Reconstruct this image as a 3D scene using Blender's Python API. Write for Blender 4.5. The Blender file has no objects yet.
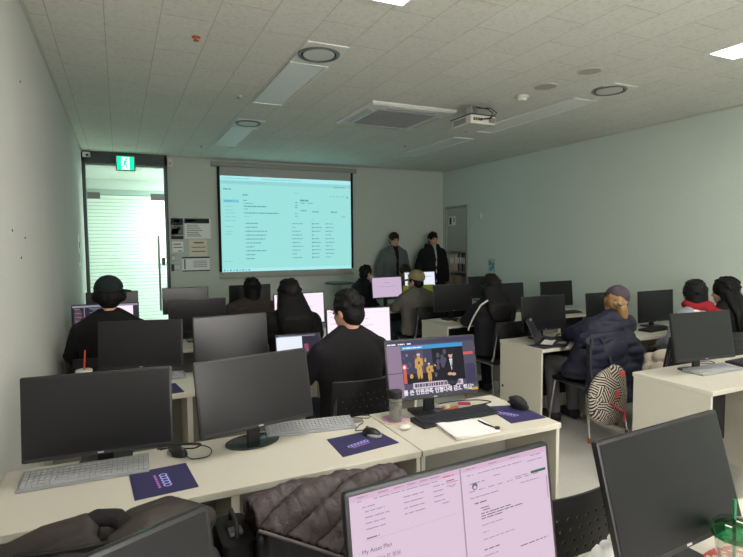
import bpy, bmesh, math, random
from math import sin, cos, pi, radians, sqrt
from mathutils import Vector, Matrix, Euler

random.seed(7)
SC = bpy.context.scene
COL = SC.collection

# ------------------------------------------------------------------ camera, world, exposure, area lights
cam_data = bpy.data.cameras.new('camera')
cam = bpy.data.objects.new('camera', cam_data)
COL.objects.link(cam)
SC.camera = cam
F_PX, YAW, PITCH, ROLL, CAM_H = 532.4, 0.4418, 0.0668, -0.0084, 1.6191
cam_data.sensor_fit = 'HORIZONTAL'
cam_data.sensor_width = 36.0
cam_data.lens = 36.0 * F_PX / 743.0
cam_data.clip_start = 0.05
cam_data.clip_end = 60
_f = Vector((sin(YAW) * cos(PITCH), cos(YAW) * cos(PITCH), -sin(PITCH)))
_r = Vector((cos(YAW), -sin(YAW), 0))
_u = _r.cross(_f)
_r2 = cos(ROLL) * _r + sin(ROLL) * _u
_u2 = -sin(ROLL) * _r + cos(ROLL) * _u
cam.matrix_world = Matrix(((_r2.x, _u2.x, -_f.x, 0), (_r2.y, _u2.y, -_f.y, 0), (_r2.z, _u2.z, -_f.z, CAM_H), (0, 0, 0, 1)))

world = bpy.data.worlds.new('world')
SC.world = world
world.use_nodes = True
world.node_tree.nodes['Background'].inputs[0].default_value = (0.6, 0.8, 0.75, 1)
world.node_tree.nodes['Background'].inputs[1].default_value = 0.05
SC.view_settings.view_transform = 'Standard'
SC.view_settings.look = 'None'
SC.view_settings.gamma = 1.0
SC.view_settings.use_curve_mapping = False
SC.view_settings.exposure = 1.06
SC.cycles.use_denoising = True
SC.cycles.max_bounces = 8
SC.cycles.transparent_max_bounces = 16
LAMP = 11.5            # strength of the two lit ceiling panels in view and those behind
CORRIDOR = 56.0       # strength of the corridor lamp
PROJ = 0.47            # projected picture
SCREEN = 0.42  
FILL_WINDOW = 9.0       # glow of the unseen window added behind the camera as fill
        # lit monitors

# ------------------------------------------------------------------ room numbers (metres)
T = 0.72              # desk height
XL, XR = -0.4386, 5.6334
YF, YN = 8.6854, -2.5
H = 2.9575

# ------------------------------------------------------------------ materials
def lin(c):
    def f(v):
        v /= 255.0
        return v / 12.92 if v <= 0.04045 else ((v + 0.055) / 1.055) ** 2.4
    return (f(c[0]), f(c[1]), f(c[2]), 1.0)

MATS = {}
def mat(name, rgb, rough=0.55, metal=0.0, spec=0.5, var=0.0, scale=40.0, bump=0.0, bscale=None, emit=0.0, coat=0.0, sheen=0.0):
    if name in MATS:
        return MATS[name]
    m = bpy.data.materials.new(name)
    m.use_nodes = True
    nt = m.node_tree
    b = nt.nodes['Principled BSDF']
    c = lin(rgb)
    b.inputs['Base Color'].default_value = c
    b.inputs['Roughness'].default_value = rough
    b.inputs['Metallic'].default_value = metal
    b.inputs['Specular IOR Level'].default_value = spec
    b.inputs['Coat Weight'].default_value = coat
    b.inputs['Sheen Weight'].default_value = sheen
    if emit > 0:
        b.inputs['Emission Color'].default_value = c
        b.inputs['Emission Strength'].default_value = emit
        b.inputs['Specular IOR Level'].default_value = .12
        b.inputs['Base Color'].default_value = (c[0] * .05, c[1] * .05, c[2] * .05, 1)
    if var > 0 or bump > 0:
        tc = nt.nodes.new('ShaderNodeTexCoord')
        nz = nt.nodes.new('ShaderNodeTexNoise')
        nz.inputs['Scale'].default_value = scale
        nz.inputs['Detail'].default_value = 4
        nt.links.new(tc.outputs['Object'], nz.inputs['Vector'])
        if var > 0:
            mx = nt.nodes.new('ShaderNodeMix')
            mx.data_type = 'RGBA'
            mx.inputs[6].default_value = tuple(x * (1 - var) for x in c[:3]) + (1,)
            mx.inputs[7].default_value = tuple(min(1, x * (1 + var)) for x in c[:3]) + (1,)
            nt.links.new(nz.outputs['Fac'], mx.inputs[0])
            nt.links.new(mx.outputs[2], b.inputs['Base Color'])
        if bump > 0:
            n2 = nz
            if bscale:
                n2 = nt.nodes.new('ShaderNodeTexNoise')
                n2.inputs['Scale'].default_value = bscale
                n2.inputs['Detail'].default_value = 5
                nt.links.new(tc.outputs['Object'], n2.inputs['Vector'])
            bp = nt.nodes.new('ShaderNodeBump')
            bp.inputs['Strength'].default_value = bump
            bp.inputs['Distance'].default_value = 0.01
            nt.links.new(n2.outputs['Fac'], bp.inputs['Height'])
            nt.links.new(bp.outputs['Normal'], b.inputs['Normal'])
    MATS[name] = m
    return m

def glass(name, rgb, rough=0.02, milk=0.0, refl=1.0):
    """clear sheet: transparent with a fresnel reflection"""
    if name in MATS:
        return MATS[name]
    m = bpy.data.materials.new(name)
    m.use_nodes = True
    nt = m.node_tree
    nt.nodes.remove(nt.nodes['Principled BSDF'])
    out = nt.nodes['Material Output']
    tr = nt.nodes.new('ShaderNodeBsdfTransparent')
    tr.inputs[0].default_value = lin(rgb)
    gl = nt.nodes.new('ShaderNodeBsdfGlossy')
    gl.inputs['Roughness'].default_value = rough
    lw = nt.nodes.new('ShaderNodeLayerWeight')
    lw.inputs[0].default_value = 0.5
    pw = nt.nodes.new('ShaderNodeMath'); pw.operation = 'POWER'; pw.inputs[1].default_value = 4.0
    nt.links.new(lw.outputs['Facing'], pw.inputs[0])
    mu = nt.nodes.new('ShaderNodeMath')
    mu.operation = 'MULTIPLY_ADD'
    mu.inputs[1].default_value = .7 * refl
    mu.inputs[2].default_value = .04 * refl
    mu.use_clamp = True
    nt.links.new(pw.outputs[0], mu.inputs[0])
    mx = nt.nodes.new('ShaderNodeMixShader')
    nt.links.new(mu.outputs[0], mx.inputs[0])
    nt.links.new(tr.outputs[0], mx.inputs[1])
    nt.links.new(gl.outputs[0], mx.inputs[2])
    last = mx
    if milk > 0:
        df = nt.nodes.new('ShaderNodeBsdfDiffuse')
        df.inputs[0].default_value = lin((230, 230, 226))
        m2 = nt.nodes.new('ShaderNodeMixShader')
        m2.inputs[0].default_value = milk
        nt.links.new(mx.outputs[0], m2.inputs[1])
        nt.links.new(df.outputs[0], m2.inputs[2])
        last = m2
    nt.links.new(last.outputs[0], out.inputs[0])
    MATS[name] = m
    return m

def ceiling_material():
    m = mat('ceiling_tile', (186, 180, 168), rough=0.9, spec=0.1)
    nt = m.node_tree
    b = nt.nodes['Principled BSDF']
    tc = nt.nodes.new('ShaderNodeTexCoord')
    sp = nt.nodes.new('ShaderNodeSeparateXYZ')
    nt.links.new(tc.outputs['Object'], sp.inputs[0])
    ad = nt.nodes.new('ShaderNodeMath'); ad.operation = 'ADD'; ad.inputs[1].default_value = 0.03 + 0.298 * 20
    nt.links.new(sp.outputs['X'], ad.inputs[0])
    ay = nt.nodes.new('ShaderNodeMath'); ay.operation = 'ADD'; ay.inputs[1].default_value = 12.2
    nt.links.new(sp.outputs['Y'], ay.inputs[0])
    cb = nt.nodes.new('ShaderNodeCombineXYZ')
    nt.links.new(ay.outputs[0], cb.inputs[0])
    nt.links.new(ad.outputs[0], cb.inputs[1])
    br = nt.nodes.new('ShaderNodeTexBrick')
    br.offset = 0.5
    br.inputs['Scale'].default_value = 1.0
    br.inputs['Brick Width'].default_value = 0.6
    br.inputs['Row Height'].default_value = 0.298
    br.inputs['Mortar Size'].default_value = 0.0028
    br.inputs['Mortar Smooth'].default_value = 0.2
    br.inputs['Bias'].default_value = 0.0
    br.inputs['Color1'].default_value = lin((228, 228, 221))
    br.inputs['Color2'].default_value = lin((223, 223, 216))
    br.inputs['Mortar'].default_value = lin((190, 190, 183))
    nt.links.new(cb.outputs[0], br.inputs['Vector'])
    # worm-hole texture of mineral fibre board
    nz = nt.nodes.new('ShaderNodeTexNoise')
    nz.inputs['Scale'].default_value = 38
    nz.inputs['Detail'].default_value = 3
    nt.links.new(tc.outputs['Object'], nz.inputs['Vector'])
    rp = nt.nodes.new('ShaderNodeValToRGB')
    rp.color_ramp.elements[0].position = 0.36
    rp.color_ramp.elements[0].color = (.91, .91, .91, 1)
    rp.color_ramp.elements[1].position = 0.5
    rp.color_ramp.elements[1].color = (1, 1, 1, 1)
    nt.links.new(nz.outputs['Fac'], rp.inputs[0])
    mx = nt.nodes.new('ShaderNodeMix'); mx.data_type = 'RGBA'; mx.blend_type = 'MULTIPLY'
    mx.inputs[0].default_value = 1
    nt.links.new(br.outputs['Color'], mx.inputs[6])
    nt.links.new(rp.outputs[0], mx.inputs[7])
    nt.links.new(mx.outputs[2], b.inputs['Base Color'])
    return m

def maze_material():
    """black and cream patchwork of short stripes (the backpack)"""
    m = mat('maze_print', (30, 28, 30), rough=0.75)
    nt = m.node_tree
    b = nt.nodes['Principled BSDF']
    tc = nt.nodes.new('ShaderNodeTexCoord')
    vo = nt.nodes.new('ShaderNodeTexVoronoi')
    vo.inputs['Scale'].default_value = 13
    nt.links.new(tc.outputs['Object'], vo.inputs['Vector'])
    sp = nt.nodes.new('ShaderNodeSeparateColor')
    nt.links.new(vo.outputs['Color'], sp.inputs[0])
    mu = nt.nodes.new('ShaderNodeMath'); mu.operation = 'MULTIPLY'; mu.inputs[1].default_value = 6.28
    nt.links.new(sp.outputs[0], mu.inputs[0])
    vr = nt.nodes.new('ShaderNodeVectorRotate'); vr.rotation_type = 'Y_AXIS'
    nt.links.new(tc.outputs['Object'], vr.inputs['Vector'])
    nt.links.new(mu.outputs[0], vr.inputs['Angle'])
    wv = nt.nodes.new('ShaderNodeTexWave')
    wv.bands_direction = 'X'
    wv.inputs['Scale'].default_value = 17
    wv.inputs['Distortion'].default_value = 0
    nt.links.new(vr.outputs[0], wv.inputs['Vector'])
    rp = nt.nodes.new('ShaderNodeValToRGB')
    rp.color_ramp.elements[0].position = 0.5
    rp.color_ramp.elements[0].color = lin((22, 20, 22))
    rp.color_ramp.elements[1].position = 0.58
    rp.color_ramp.elements[1].color = lin((190, 180, 168))
    nt.links.new(wv.outputs['Fac'], rp.inputs[0])
    nt.links.new(rp.outputs[0], b.inputs['Base Color'])
    return m

M_CEIL = ceiling_material()
M_WALL = mat('wall_paint', (202, 203, 198), rough=0.8, spec=0.2, var=0.03, scale=3)
M_WALLF = mat('far_wall_paint', (198, 206, 197), rough=0.8, spec=0.2, var=0.03, scale=3)
M_WALLR = mat('right_wall_paint', (208, 219, 211), rough=0.8, spec=0.2, var=0.03, scale=3)
M_FLOOR = mat('vinyl_floor', (190, 188, 182), rough=0.45, var=0.12, scale=60)
M_DESK = mat('desk_laminate', (208, 203, 190), rough=0.42, var=0.02, scale=8)
M_DESKEDGE = mat('desk_edge', (200, 190, 170), rough=0.5)
M_DESKPANEL = mat('desk_panel', (206, 202, 188), rough=0.5, var=0.02, scale=8)
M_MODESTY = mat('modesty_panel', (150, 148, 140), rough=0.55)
M_BLACK = mat('black_plastic', (26, 26, 28), rough=0.4)
M_BLACKM = mat('black_matte', (22, 22, 24), rough=0.65)
M_BEZEL = mat('monitor_plastic', (30, 30, 33), rough=0.42)
M_SCREEN = mat('dark_screen', (22, 22, 26), rough=0.3, spec=0.5)
M_STAND = mat('smoked_stand', (30, 42, 42), rough=0.18, coat=0.3)
M_GREYKB = mat('grey_keyboard', (150, 152, 156), rough=0.5)
M_GREYKEY = mat('grey_keys', (176, 178, 182), rough=0.5)
M_DARKKB = mat('black_keyboard', (30, 31, 36), rough=0.5)
M_DARKKEY = mat('black_keys', (52, 54, 62), rough=0.45)
M_PAD = mat('navy_mousepad', (48, 44, 88), rough=0.7, var=0.05, scale=80)
M_PADLOGO = mat('pad_print_blue', (170, 176, 250), rough=0.6)
M_PADLOGO2 = mat('pad_print_pink', (196, 120, 214), rough=0.6)
M_SILVER = mat('silver_plastic', (150, 150, 152), rough=0.3)
M_CHROME = mat('chrome', (200, 200, 200), rough=0.18, metal=1.0)
M_STEEL = mat('brushed_steel', (150, 154, 152), rough=0.35, metal=0.9)
M_CHAIR = mat('chair_plastic', (30, 30, 33), rough=0.5)
M_FOOT = mat('rust_foot_cap', (140, 84, 60), rough=0.6)
M_WHITE = mat('white_plastic', (222, 222, 216), rough=0.45)
M_PAPER = mat('paper', (232, 232, 232), rough=0.8)
M_CABLE = mat('cable_black', (24, 24, 26), rough=0.5)
M_CABLEG = mat('cable_grey', (96, 94, 90), rough=0.5)
M_SKIN = mat('skin', (196, 150, 124), rough=0.5, var=0.05, scale=20)
M_SKIN2 = mat('skin_tan', (176, 128, 100), rough=0.5, var=0.05, scale=20)
M_HAIR = mat('black_hair', (16, 15, 16), rough=0.6, spec=.22, bump=0.5, scale=60, var=0.2)
M_HAIRBR = mat('brown_hair', (46, 34, 28), rough=0.6, spec=.22, bump=0.5, scale=60, var=0.2)
M_BLOND = mat('golden_hair', (164, 124, 78), rough=0.5, bump=0.9, scale=60, var=0.45)
M_EYEW = mat('eye', (40, 30, 26), rough=0.2)
M_LIP = mat('lip', (160, 96, 86), rough=0.5)

# ------------------------------------------------------------------ mesh builder
class MB:
    def __init__(self):
        self.v = []; self.f = []; self.m = []
    def add(self, vs, fs, m=0, M=None):
        o = len(self.v)
        if M is not None:
            vs = [M @ Vector(p) for p in vs]
        self.v += [tuple(p) for p in vs]
        self.f += [tuple(i + o for i in f) for f in fs]
        self.m += [m] * len(fs)
        return self
    def box(self, x0, x1, y0, y1, z0, z1, m=0, M=None):
        vs = [(x0, y0, z0), (x1, y0, z0), (x1, y1, z0), (x0, y1, z0), (x0, y0, z1), (x1, y0, z1), (x1, y1, z1), (x0, y1, z1)]
        fs = [(0, 3, 2, 1), (4, 5, 6, 7), (0, 1, 5, 4), (1, 2, 6, 5), (2, 3, 7, 6), (3, 0, 4, 7)]
        return self.add(vs, fs, m, M)
    def quad(self, a, b, c, d, m=0):
        return self.add([a, b, c, d], [(0, 1, 2, 3)], m)
    def lathe(self, prof, n=24, m=0, M=None, caps=True):
        vs = []; fs = []
        for r, z in prof:
            for i in range(n):
                a = 2 * pi * i / n
                vs.append((r * cos(a), r * sin(a), z))
        for k in range(len(prof) - 1):
            for i in range(n):
                j = (i + 1) % n
                fs.append((k * n + i, k * n + j, (k + 1) * n + j, (k + 1) * n + i))
        if caps:
            fs.append(tuple(range(n - 1, -1, -1)))
            fs.append(tuple((len(prof) - 1) * n + i for i in range(n)))
        return self.add(vs, fs, m, M)
    def tube(self, pts, r, n=8, m=0):
        pts = [Vector(p) for p in pts]
        rs = r if isinstance(r, (list, tuple)) else [r] * len(pts)
        vs = []; fs = []
        ref = Vector((0, 0, 1))
        prev = None
        for i, p in enumerate(pts):
            t = (pts[min(i + 1, len(pts) - 1)] - pts[max(i - 1, 0)]).normalized()
            if prev is None:
                a = t.cross(ref)
                if a.length < 1e-3:
                    a = t.cross(Vector((1, 0, 0)))
            else:
                a = prev - t * prev.dot(t)
                if a.length < 1e-4:
                    a = t.cross(ref)
            a.normalize(); prev = a
            b = t.cross(a)
            for k in range(n):
                q = 2 * pi * k / n
                vs.append(tuple(p + (a * cos(q) + b * sin(q)) * rs[i]))
        for i in range(len(pts) - 1):
            for k in range(n):
                j = (k + 1) % n
                fs.append((i * n + k, (i + 1) * n + k, (i + 1) * n + j, i * n + j))
        fs.append(tuple(range(n)))
        fs.append(tuple((len(pts) - 1) * n + k for k in range(n - 1, -1, -1)))
        return self.add(vs, fs, m)
    def ell(self, c, r, R=None, nu=20, nv=12, m=0):
        vs = []; fs = []
        c = Vector(c)
        if not isinstance(r, (tuple, list)):
            r = (r, r, r)
        def P(x, y, z):
            p = Vector((x * r[0], y * r[1], z * r[2]))
            if R is not None:
                p = R @ p
            return tuple(c + p)
        vs.append(P(0, 0, -1))
        for j in range(1, nv):
            a = -pi / 2 + pi * j / nv
            for i in range(nu):
                b = 2 * pi * i / nu
                vs.append(P(cos(a) * cos(b), cos(a) * sin(b), sin(a)))
        vs.append(P(0, 0, 1))
        top = len(vs) - 1
        for i in range(nu):
            k = (i + 1) % nu
            fs.append((0, 1 + k, 1 + i))
            fs.append((top, 1 + (nv - 2) * nu + i, 1 + (nv - 2) * nu + k))
        for j in range(nv - 2):
            for i in range(nu):
                k = (i + 1) % nu
                fs.append((1 + j * nu + i, 1 + j * nu + k, 1 + (j + 1) * nu + k, 1 + (j + 1) * nu + i))
        return self.add(vs, fs, m)
    def caps(self, pts, rs, n=12):
        """chain of capsules: a sphere at every joint, a cone frustum between joints"""
        pts = [Vector(p) for p in pts]
        if not isinstance(rs, (list, tuple)):
            rs = [rs] * len(pts)
        for p, r in zip(pts, rs):
            self.ell(p, r, nu=n, nv=8)
        for i in range(len(pts) - 1):
            if (pts[i + 1] - pts[i]).length > 1e-4:
                self.tube([pts[i], pts[i + 1]], [rs[i], rs[i + 1]], n=n)
        return self
    def loft(self, rings, n=24, m=0):
        """rings of (centre, rx, ry): horizontal ellipses joined into a closed solid"""
        vs = []; fs = []
        for c, rx, ry in rings:
            for i in range(n):
                a = 2 * pi * i / n
                vs.append((c[0] + rx * cos(a), c[1] + ry * sin(a), c[2]))
        for k in range(len(rings) - 1):
            for i in range(n):
                j = (i + 1) % n
                fs.append((k * n + i, k * n + j, (k + 1) * n + j, (k + 1) * n + i))
        fs.append(tuple(range(n - 1, -1, -1)))
        fs.append(tuple((len(rings) - 1) * n + i for i in range(n)))
        return self.add(vs, fs, m)
    def mesh(self, name, mats, bevel=0.0, smooth=None, segs=2):
        me = bpy.data.meshes.new(name)
        me.from_pydata(self.v, [], self.f)
        if not isinstance(mats, (list, tuple)):
            mats = [mats]
        for x in mats:
            me.materials.append(x)
        me.polygons.foreach_set('material_index', self.m)
        bm = bmesh.new(); bm.from_mesh(me)
        bmesh.ops.recalc_face_normals(bm, faces=bm.faces) if bevel > 0 else None
        if bevel > 0:
            es = [e for e in bm.edges if len(e.link_faces) == 2 and e.calc_face_angle(0) > 0.6]
            bmesh.ops.bevel(bm, geom=es, offset=bevel, segments=segs, profile=0.5, affect='EDGES', clamp_overlap=True)
        bm.to_mesh(me); bm.free()
        if smooth is not None:
            me.polygons.foreach_set('use_smooth', [True] * len(me.polygons))
            if smooth < 180:
                me.set_sharp_from_angle(angle=radians(smooth))
        me.update()
        return me
    def build(self, name, mats, parent=None, loc=(0, 0, 0), rot=(0, 0, 0), bevel=0.0, smooth=None, scale=None):
        return link(name, self.mesh(name, mats, bevel, smooth), parent, loc, rot, scale)

def link(name, me, parent=None, loc=(0, 0, 0), rot=(0, 0, 0), scale=None):
    o = bpy.data.objects.new(name, me)
    COL.objects.link(o)
    o.parent = parent
    o.location = loc
    o.rotation_euler = rot
    if scale is not None:
        o.scale = scale
    return o

def blob(mb, name, mats, parent=None, voxel=0.012, smooth_it=4, loc=(0, 0, 0), rot=(0, 0, 0)):
    """fuse overlapping closed shapes into one continuous skin"""
    me = mb.mesh('raw', mats)
    t = bpy.data.objects.new('raw', me)
    COL.objects.link(t)
    r = t.modifiers.new('r', 'REMESH'); r.mode = 'VOXEL'; r.voxel_size = voxel
    if smooth_it:
        s = t.modifiers.new('s', 'SMOOTH'); s.factor = 0.5; s.iterations = smooth_it
    dg = bpy.context.evaluated_depsgraph_get()
    out = bpy.data.meshes.new_from_object(t.evaluated_get(dg))
    bpy.data.objects.remove(t)
    bpy.data.meshes.remove(me)
    out.name = name
    if not out.materials:
        out.materials.append(mats[0] if isinstance(mats, (list, tuple)) else mats)
    out.polygons.foreach_set('use_smooth', [True] * len(out.polygons))
    return link(name, out, parent, loc, rot)

def text_mesh(name, s, size, m, parent=None, loc=(0, 0, 0), rot=(pi / 2, 0, 0), align='LEFT', sx=1.0, bold=0.0):
    cu = bpy.data.curves.new('t', 'FONT')
    cu.offset = bold
    cu.body = s; cu.size = size; cu.align_x = align
    t = bpy.data.objects.new('t', cu)
    COL.objects.link(t)
    dg = bpy.context.evaluated_depsgraph_get()
    me = bpy.data.meshes.new_from_object(t.evaluated_get(dg))
    bpy.data.objects.remove(t)
    bpy.data.curves.remove(cu)
    me.materials.clear()
    me.materials.append(m)
    return link(name, me, parent, loc, rot, (sx, 1, 1))

def empty(name, loc=(0, 0, 0), rz=0.0):
    o = bpy.data.objects.new(name, None)
    COL.objects.link(o)
    o.location = loc
    o.rotation_euler = (0, 0, rz)
    o.empty_display_size = 0.1
    return o

def tag(o, label, cat, group=None):
    o['label'] = label; o['category'] = cat
    if group:
        o['group'] = group
    return o

def struct(name, mb, mats, **k):
    o = mb.build(name, mats, **k)
    o['kind'] = 'structure'
    return o

def copy_tree(o, parent=None):
    c = o.copy()
    COL.objects.link(c)
    c.parent = parent
    for ch in list(o.children):
        copy_tree(ch, c)
    return c

def rrect(w, h, r, n=5):
    pts = []
    for cx, cy, a0 in ((w / 2 - r, h / 2 - r, 0), (-w / 2 + r, h / 2 - r, 90), (-w / 2 + r, -h / 2 + r, 180), (w / 2 - r, -h / 2 + r, 270)):
        for i in range(n + 1):
            a = radians(a0 + 90 * i / n)
            pts.append((cx + r * cos(a), cy + r * sin(a)))
    return pts

def prism(mb, pts, z0, z1, m=0, M=None):
    n = len(pts)
    vs = [(x, y, z0) for x, y in pts] + [(x, y, z1) for x, y in pts]
    fs = [tuple(range(n - 1, -1, -1)), tuple(range(n, 2 * n))]
    for i in range(n):
        j = (i + 1) % n
        fs.append((i, j, n + j, n + i))
    return mb.add(vs, fs, m, M)

# ================================================================== THE ROOM
struct('floor', MB().box(XL - .1, XR + .5, YN - .1, 11.0, -0.1, 0.0), M_FLOOR)
struct('ceiling', MB().box(XL - .1, XR + .5, YN - .1, YF + .12, H, H + .1), M_CEIL)
struct('wall_left', MB().box(XL - .12, XL, YN - .1, YF + .12, 0, H), M_WALL)
NY0, NY1, NZ1 = 7.88, 8.56, 2.29        # niche of the panel cabinet in the right wall
w = MB()
w.box(XR, XR + .12, YN - .1, NY0, 0, H)
w.box(XR, XR + .12, NY1, YF + .12, 0, H)
w.box(XR, XR + .12, NY0, NY1, NZ1, H)
struct('wall_right', w, M_WALLR)
DX1 = 0.70
w = MB()
w.box(DX1, XR, YF, YF + .12, 0, H)
struct('wall_far', w, M_WALLF)
w = MB()
WX0, WX1, WZ0, WZ1 = .7, 2.5, .9, 2.6
w.box(XL, WX0, YN - .12, YN, 0, H); w.box(WX1, XR, YN - .12, YN, 0, H)
w.box(WX0, WX1, YN - .12, YN, 0, WZ0); w.box(WX0, WX1, YN - .12, YN, WZ1, H)
struct('wall_near', w, M_WALL)
w = MB()
w.box(WX0, WX1, YN - .06, YN - .02, WZ0, WZ0 + .05); w.box(WX0, WX1, YN - .06, YN - .02, WZ1 - .05, WZ1)
for i in range(5):
    x_ = WX0 + (WX1 - WX0 - .05) * i / 4
    w.box(x_, x_ + .05, YN - .06, YN - .02, WZ0 + .05, WZ1 - .05)
win = struct('fill_window_1', w, mat('fill_window_frame', (200, 200, 196), rough=.5))  # unseen window, added to brighten the walls and the dark screens
MB().box(WX0, WX1, YN - .09, YN - .07, WZ0, WZ1).build('fill_glow_pane', mat('fill_glow', (255, 250, 244), emit=FILL_WINDOW), win)
# angle trim round the ceiling
w = MB()
w.box(XL, XL + .018, YN, YF, H - .016, H)
w.box(XR - .018, XR, YN, YF, H - .016, H)
w.box(XL, XR, YF - .018, YF, H - .016, H)
struct('trim_1', w, mat('trim_white', (196, 194, 184), rough=0.6))
# corridor beyond the door
M_CORR = mat('corridor_paint', (222, 224, 220), rough=0.7)
w = MB(); w.box(-1.6, 3.0, 10.62, 10.7, 0, 2.95)
struct('wall_corridor_back', w, M_CORR)
w = MB(); w.box(-1.7, -1.6, YF + .12, 10.7, 0, 2.95); w.box(3.0, 3.1, YF + .12, 10.7, 0, 2.95)
w.box(-1.7, XL - .12, YF + .0, YF + .12, 0, 2.95)
struct('wall_corridor_end', w, M_CORR)
struct('ceiling_corridor', MB().box(-1.7, 3.1, YF + .12, 10.7, 2.78, 2.86), M_CORR)
# slatted shutter in the corridor
sh = empty('corridor_shutter', (0.1, 10.58, 0))
tag(sh, 'pale roller shutter of horizontal slats seen through the glass door', 'shutter')
b = MB()
zz = 0.02
while zz < 2.5:
    b.box(-1.3, 1.5, -.012, .012, zz, zz + .052, 0)
    b.box(-1.3, 1.5, -.004, .010, zz + .052, zz + .062, 1)
    zz += .062
b.build('slat_curtain', [mat('shutter_slat', (214, 222, 214), rough=0.5), mat('shutter_gap', (150, 160, 152), rough=0.7)], sh)
MB().box(-1.35, 1.55, -.05, .04, 2.5, 2.6).build('housing', mat('shutter_box', (150, 166, 160), rough=0.6), sh, bevel=.006)
cl = empty('corridor_lamp', (2.0, 9.6, 2.78))
tag(cl, 'bright white lamp on the corridor ceiling behind the glass door', 'lamp')
M_CORRL = mat('corridor_lamp_light', (248, 255, 251), emit=CORRIDOR)
MB().box(-.95, .95, -.14, .14, -.035, -.015).build('diffuser', M_CORRL, cl)
MB().box(-.98, .98, -.17, .17, -.015, 0).build('frame', M_WHITE, cl)

# glass door
M_FRAME = mat('door_frame_metal', (52, 62, 62), rough=0.4, metal=0.3)
M_DOORG = glass('door_glass', (236, 247, 243), rough=0.03)
d = MB()
d.box(XL, XL + .045, YF - .03, YF + .12, 0, H)
d.box(DX1 - .045, DX1, YF - .03, YF + .12, 0, H)
d.box(XL, DX1, YF - .03, YF + .12, 2.80, H)
door = struct('door_1', d, M_FRAME, bevel=.004)
MB().box(XL + .045, DX1 - .045, YF + .045, YF + .057, .01, 2.33).build('glass_leaf', M_DOORG, door)
MB().box(XL + .045, DX1 - .045, YF + .045, YF + .057, 2.345, 2.80).build('transom_glass', M_DOORG, door)
MB().box(XL + .045, DX1 - .045, YF + .04, YF + .062, 2.775, 2.80).build('transom_bead', mat('bead', (150, 160, 154), rough=.4), door)
for x0, x1 in ((XL + .05, XL + .22), (DX1 - .24, DX1 - .05)):
    MB().box(x0, x1, YF + .035, YF + .067, 2.29, 2.385).build('patch_fitting', mat('patch_metal', (104, 112, 108), rough=.35, metal=.7), door, bevel=.004)
h = MB()
h.tube([(.545, YF - .02, .62), (.545, YF - .02, 1.76)], .016, 12)
for z in (.75, 1.62):
    h.tube([(.545, YF - .02, z), (.545, YF + .045, z)], .009, 10)
h.build('handle', M_STEEL, door, smooth=40)
MB().box(.585, .635, YF + .02, YF + .05, 1.30, 1.42).build('lock', mat('lock_metal', (70, 76, 74), rough=.4), door, bevel=.004)
# door closer / camera at the top corner and small receiver beside the frame
t = empty('door_sensor', (-.37, YF - .06, 2.90))
tag(t, 'small white sensor box over the hinge corner of the glass door', 'sensor')
MB().box(-.05, .05, -.04, .03, -.035, .035).build('case', M_WHITE, t, bevel=.008)
MB().lathe([(.016, 0), (.016, .012), (.01, .016)], 14, M=Matrix.Translation((.01, -.04, -.01)) @ Matrix.Rotation(pi / 2, 4, 'X')).build('lens', M_BLACK, t, smooth=40)
t = empty('wall_chime', (.745, YF - .001, 2.86))
tag(t, 'small white box high on the wall beside the door frame', 'chime')
MB().box(-.035, .035, -.04, 0, -.06, .05).build('case', M_WHITE, t, bevel=.008)
MB().box(-.02, .02, -.044, -.04, -.04, .0).build('grille', mat('chime_grille', (180, 180, 174)), t)

# exit sign
M_EXIT = mat('exit_green', (20, 225, 150), emit=.9)
M_EXITW = mat('exit_white', (215, 255, 240), emit=1.0)
t = empty('exit_sign', (.13, YF - .09, 2.905))
tag(t, 'lit green emergency exit sign with a white running figure above the door', 'exit sign')
MB().box(-.13, .13, -.03, .03, -.215, .0).build('housing', mat('exit_case', (120, 140, 130), rough=.5), t, bevel=.006)
fc = MB(); fc.box(-.112, .112, -.033, -.029, -.2, -.012)
fc.build('lit_face', M_EXIT, t)
fg = MB()
def flat(mb, pts, y, m=0):
    n = len(pts)
    return mb.add([(x, y, z) for x, z in pts], [tuple(range(n))], m)
def bar(mb, a, b, w, y, m=0):
    dx, dz = b[0] - a[0], b[1] - a[1]
    l = sqrt(dx * dx + dz * dz)
    nx, nz = -dz / l * w / 2, dx / l * w / 2
    return flat(mb, [(a[0] - nx, a[1] - nz), (b[0] - nx, b[1] - nz), (b[0] + nx, b[1] + nz), (a[0] + nx, a[1] + nz)], y, m)
flat(fg, [(-.055, -.195), (.052, -.195), (.052, -.02), (-.055, -.02)], -.0335, 0)
# running figure in green inside the white doorway
fy = -.034
flat(fg, [(.012 + .016 * cos(a), -.048 + .016 * sin(a)) for a in [2 * pi * i / 14 for i in range(14)]], fy, 1)
bar(fg, (.004, -.066), (-.012, -.118), .03, fy, 1)
bar(fg, (-.012, -.112), (.02, -.142), .018, fy, 1)
bar(fg, (.02, -.136), (.014, -.182), .015, fy, 1)
bar(fg, (-.012, -.112), (-.026, -.15), .018, fy, 1)
bar(fg, (-.024, -.15), (-.05, -.158), .015, fy, 1)
bar(fg, (.004, -.07), (.034, -.092), .012, fy, 1)
bar(fg, (.0, -.07), (-.03, -.086), .012, fy, 1)
fg.build('pictogram', [M_EXITW, M_EXIT], t)

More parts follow.
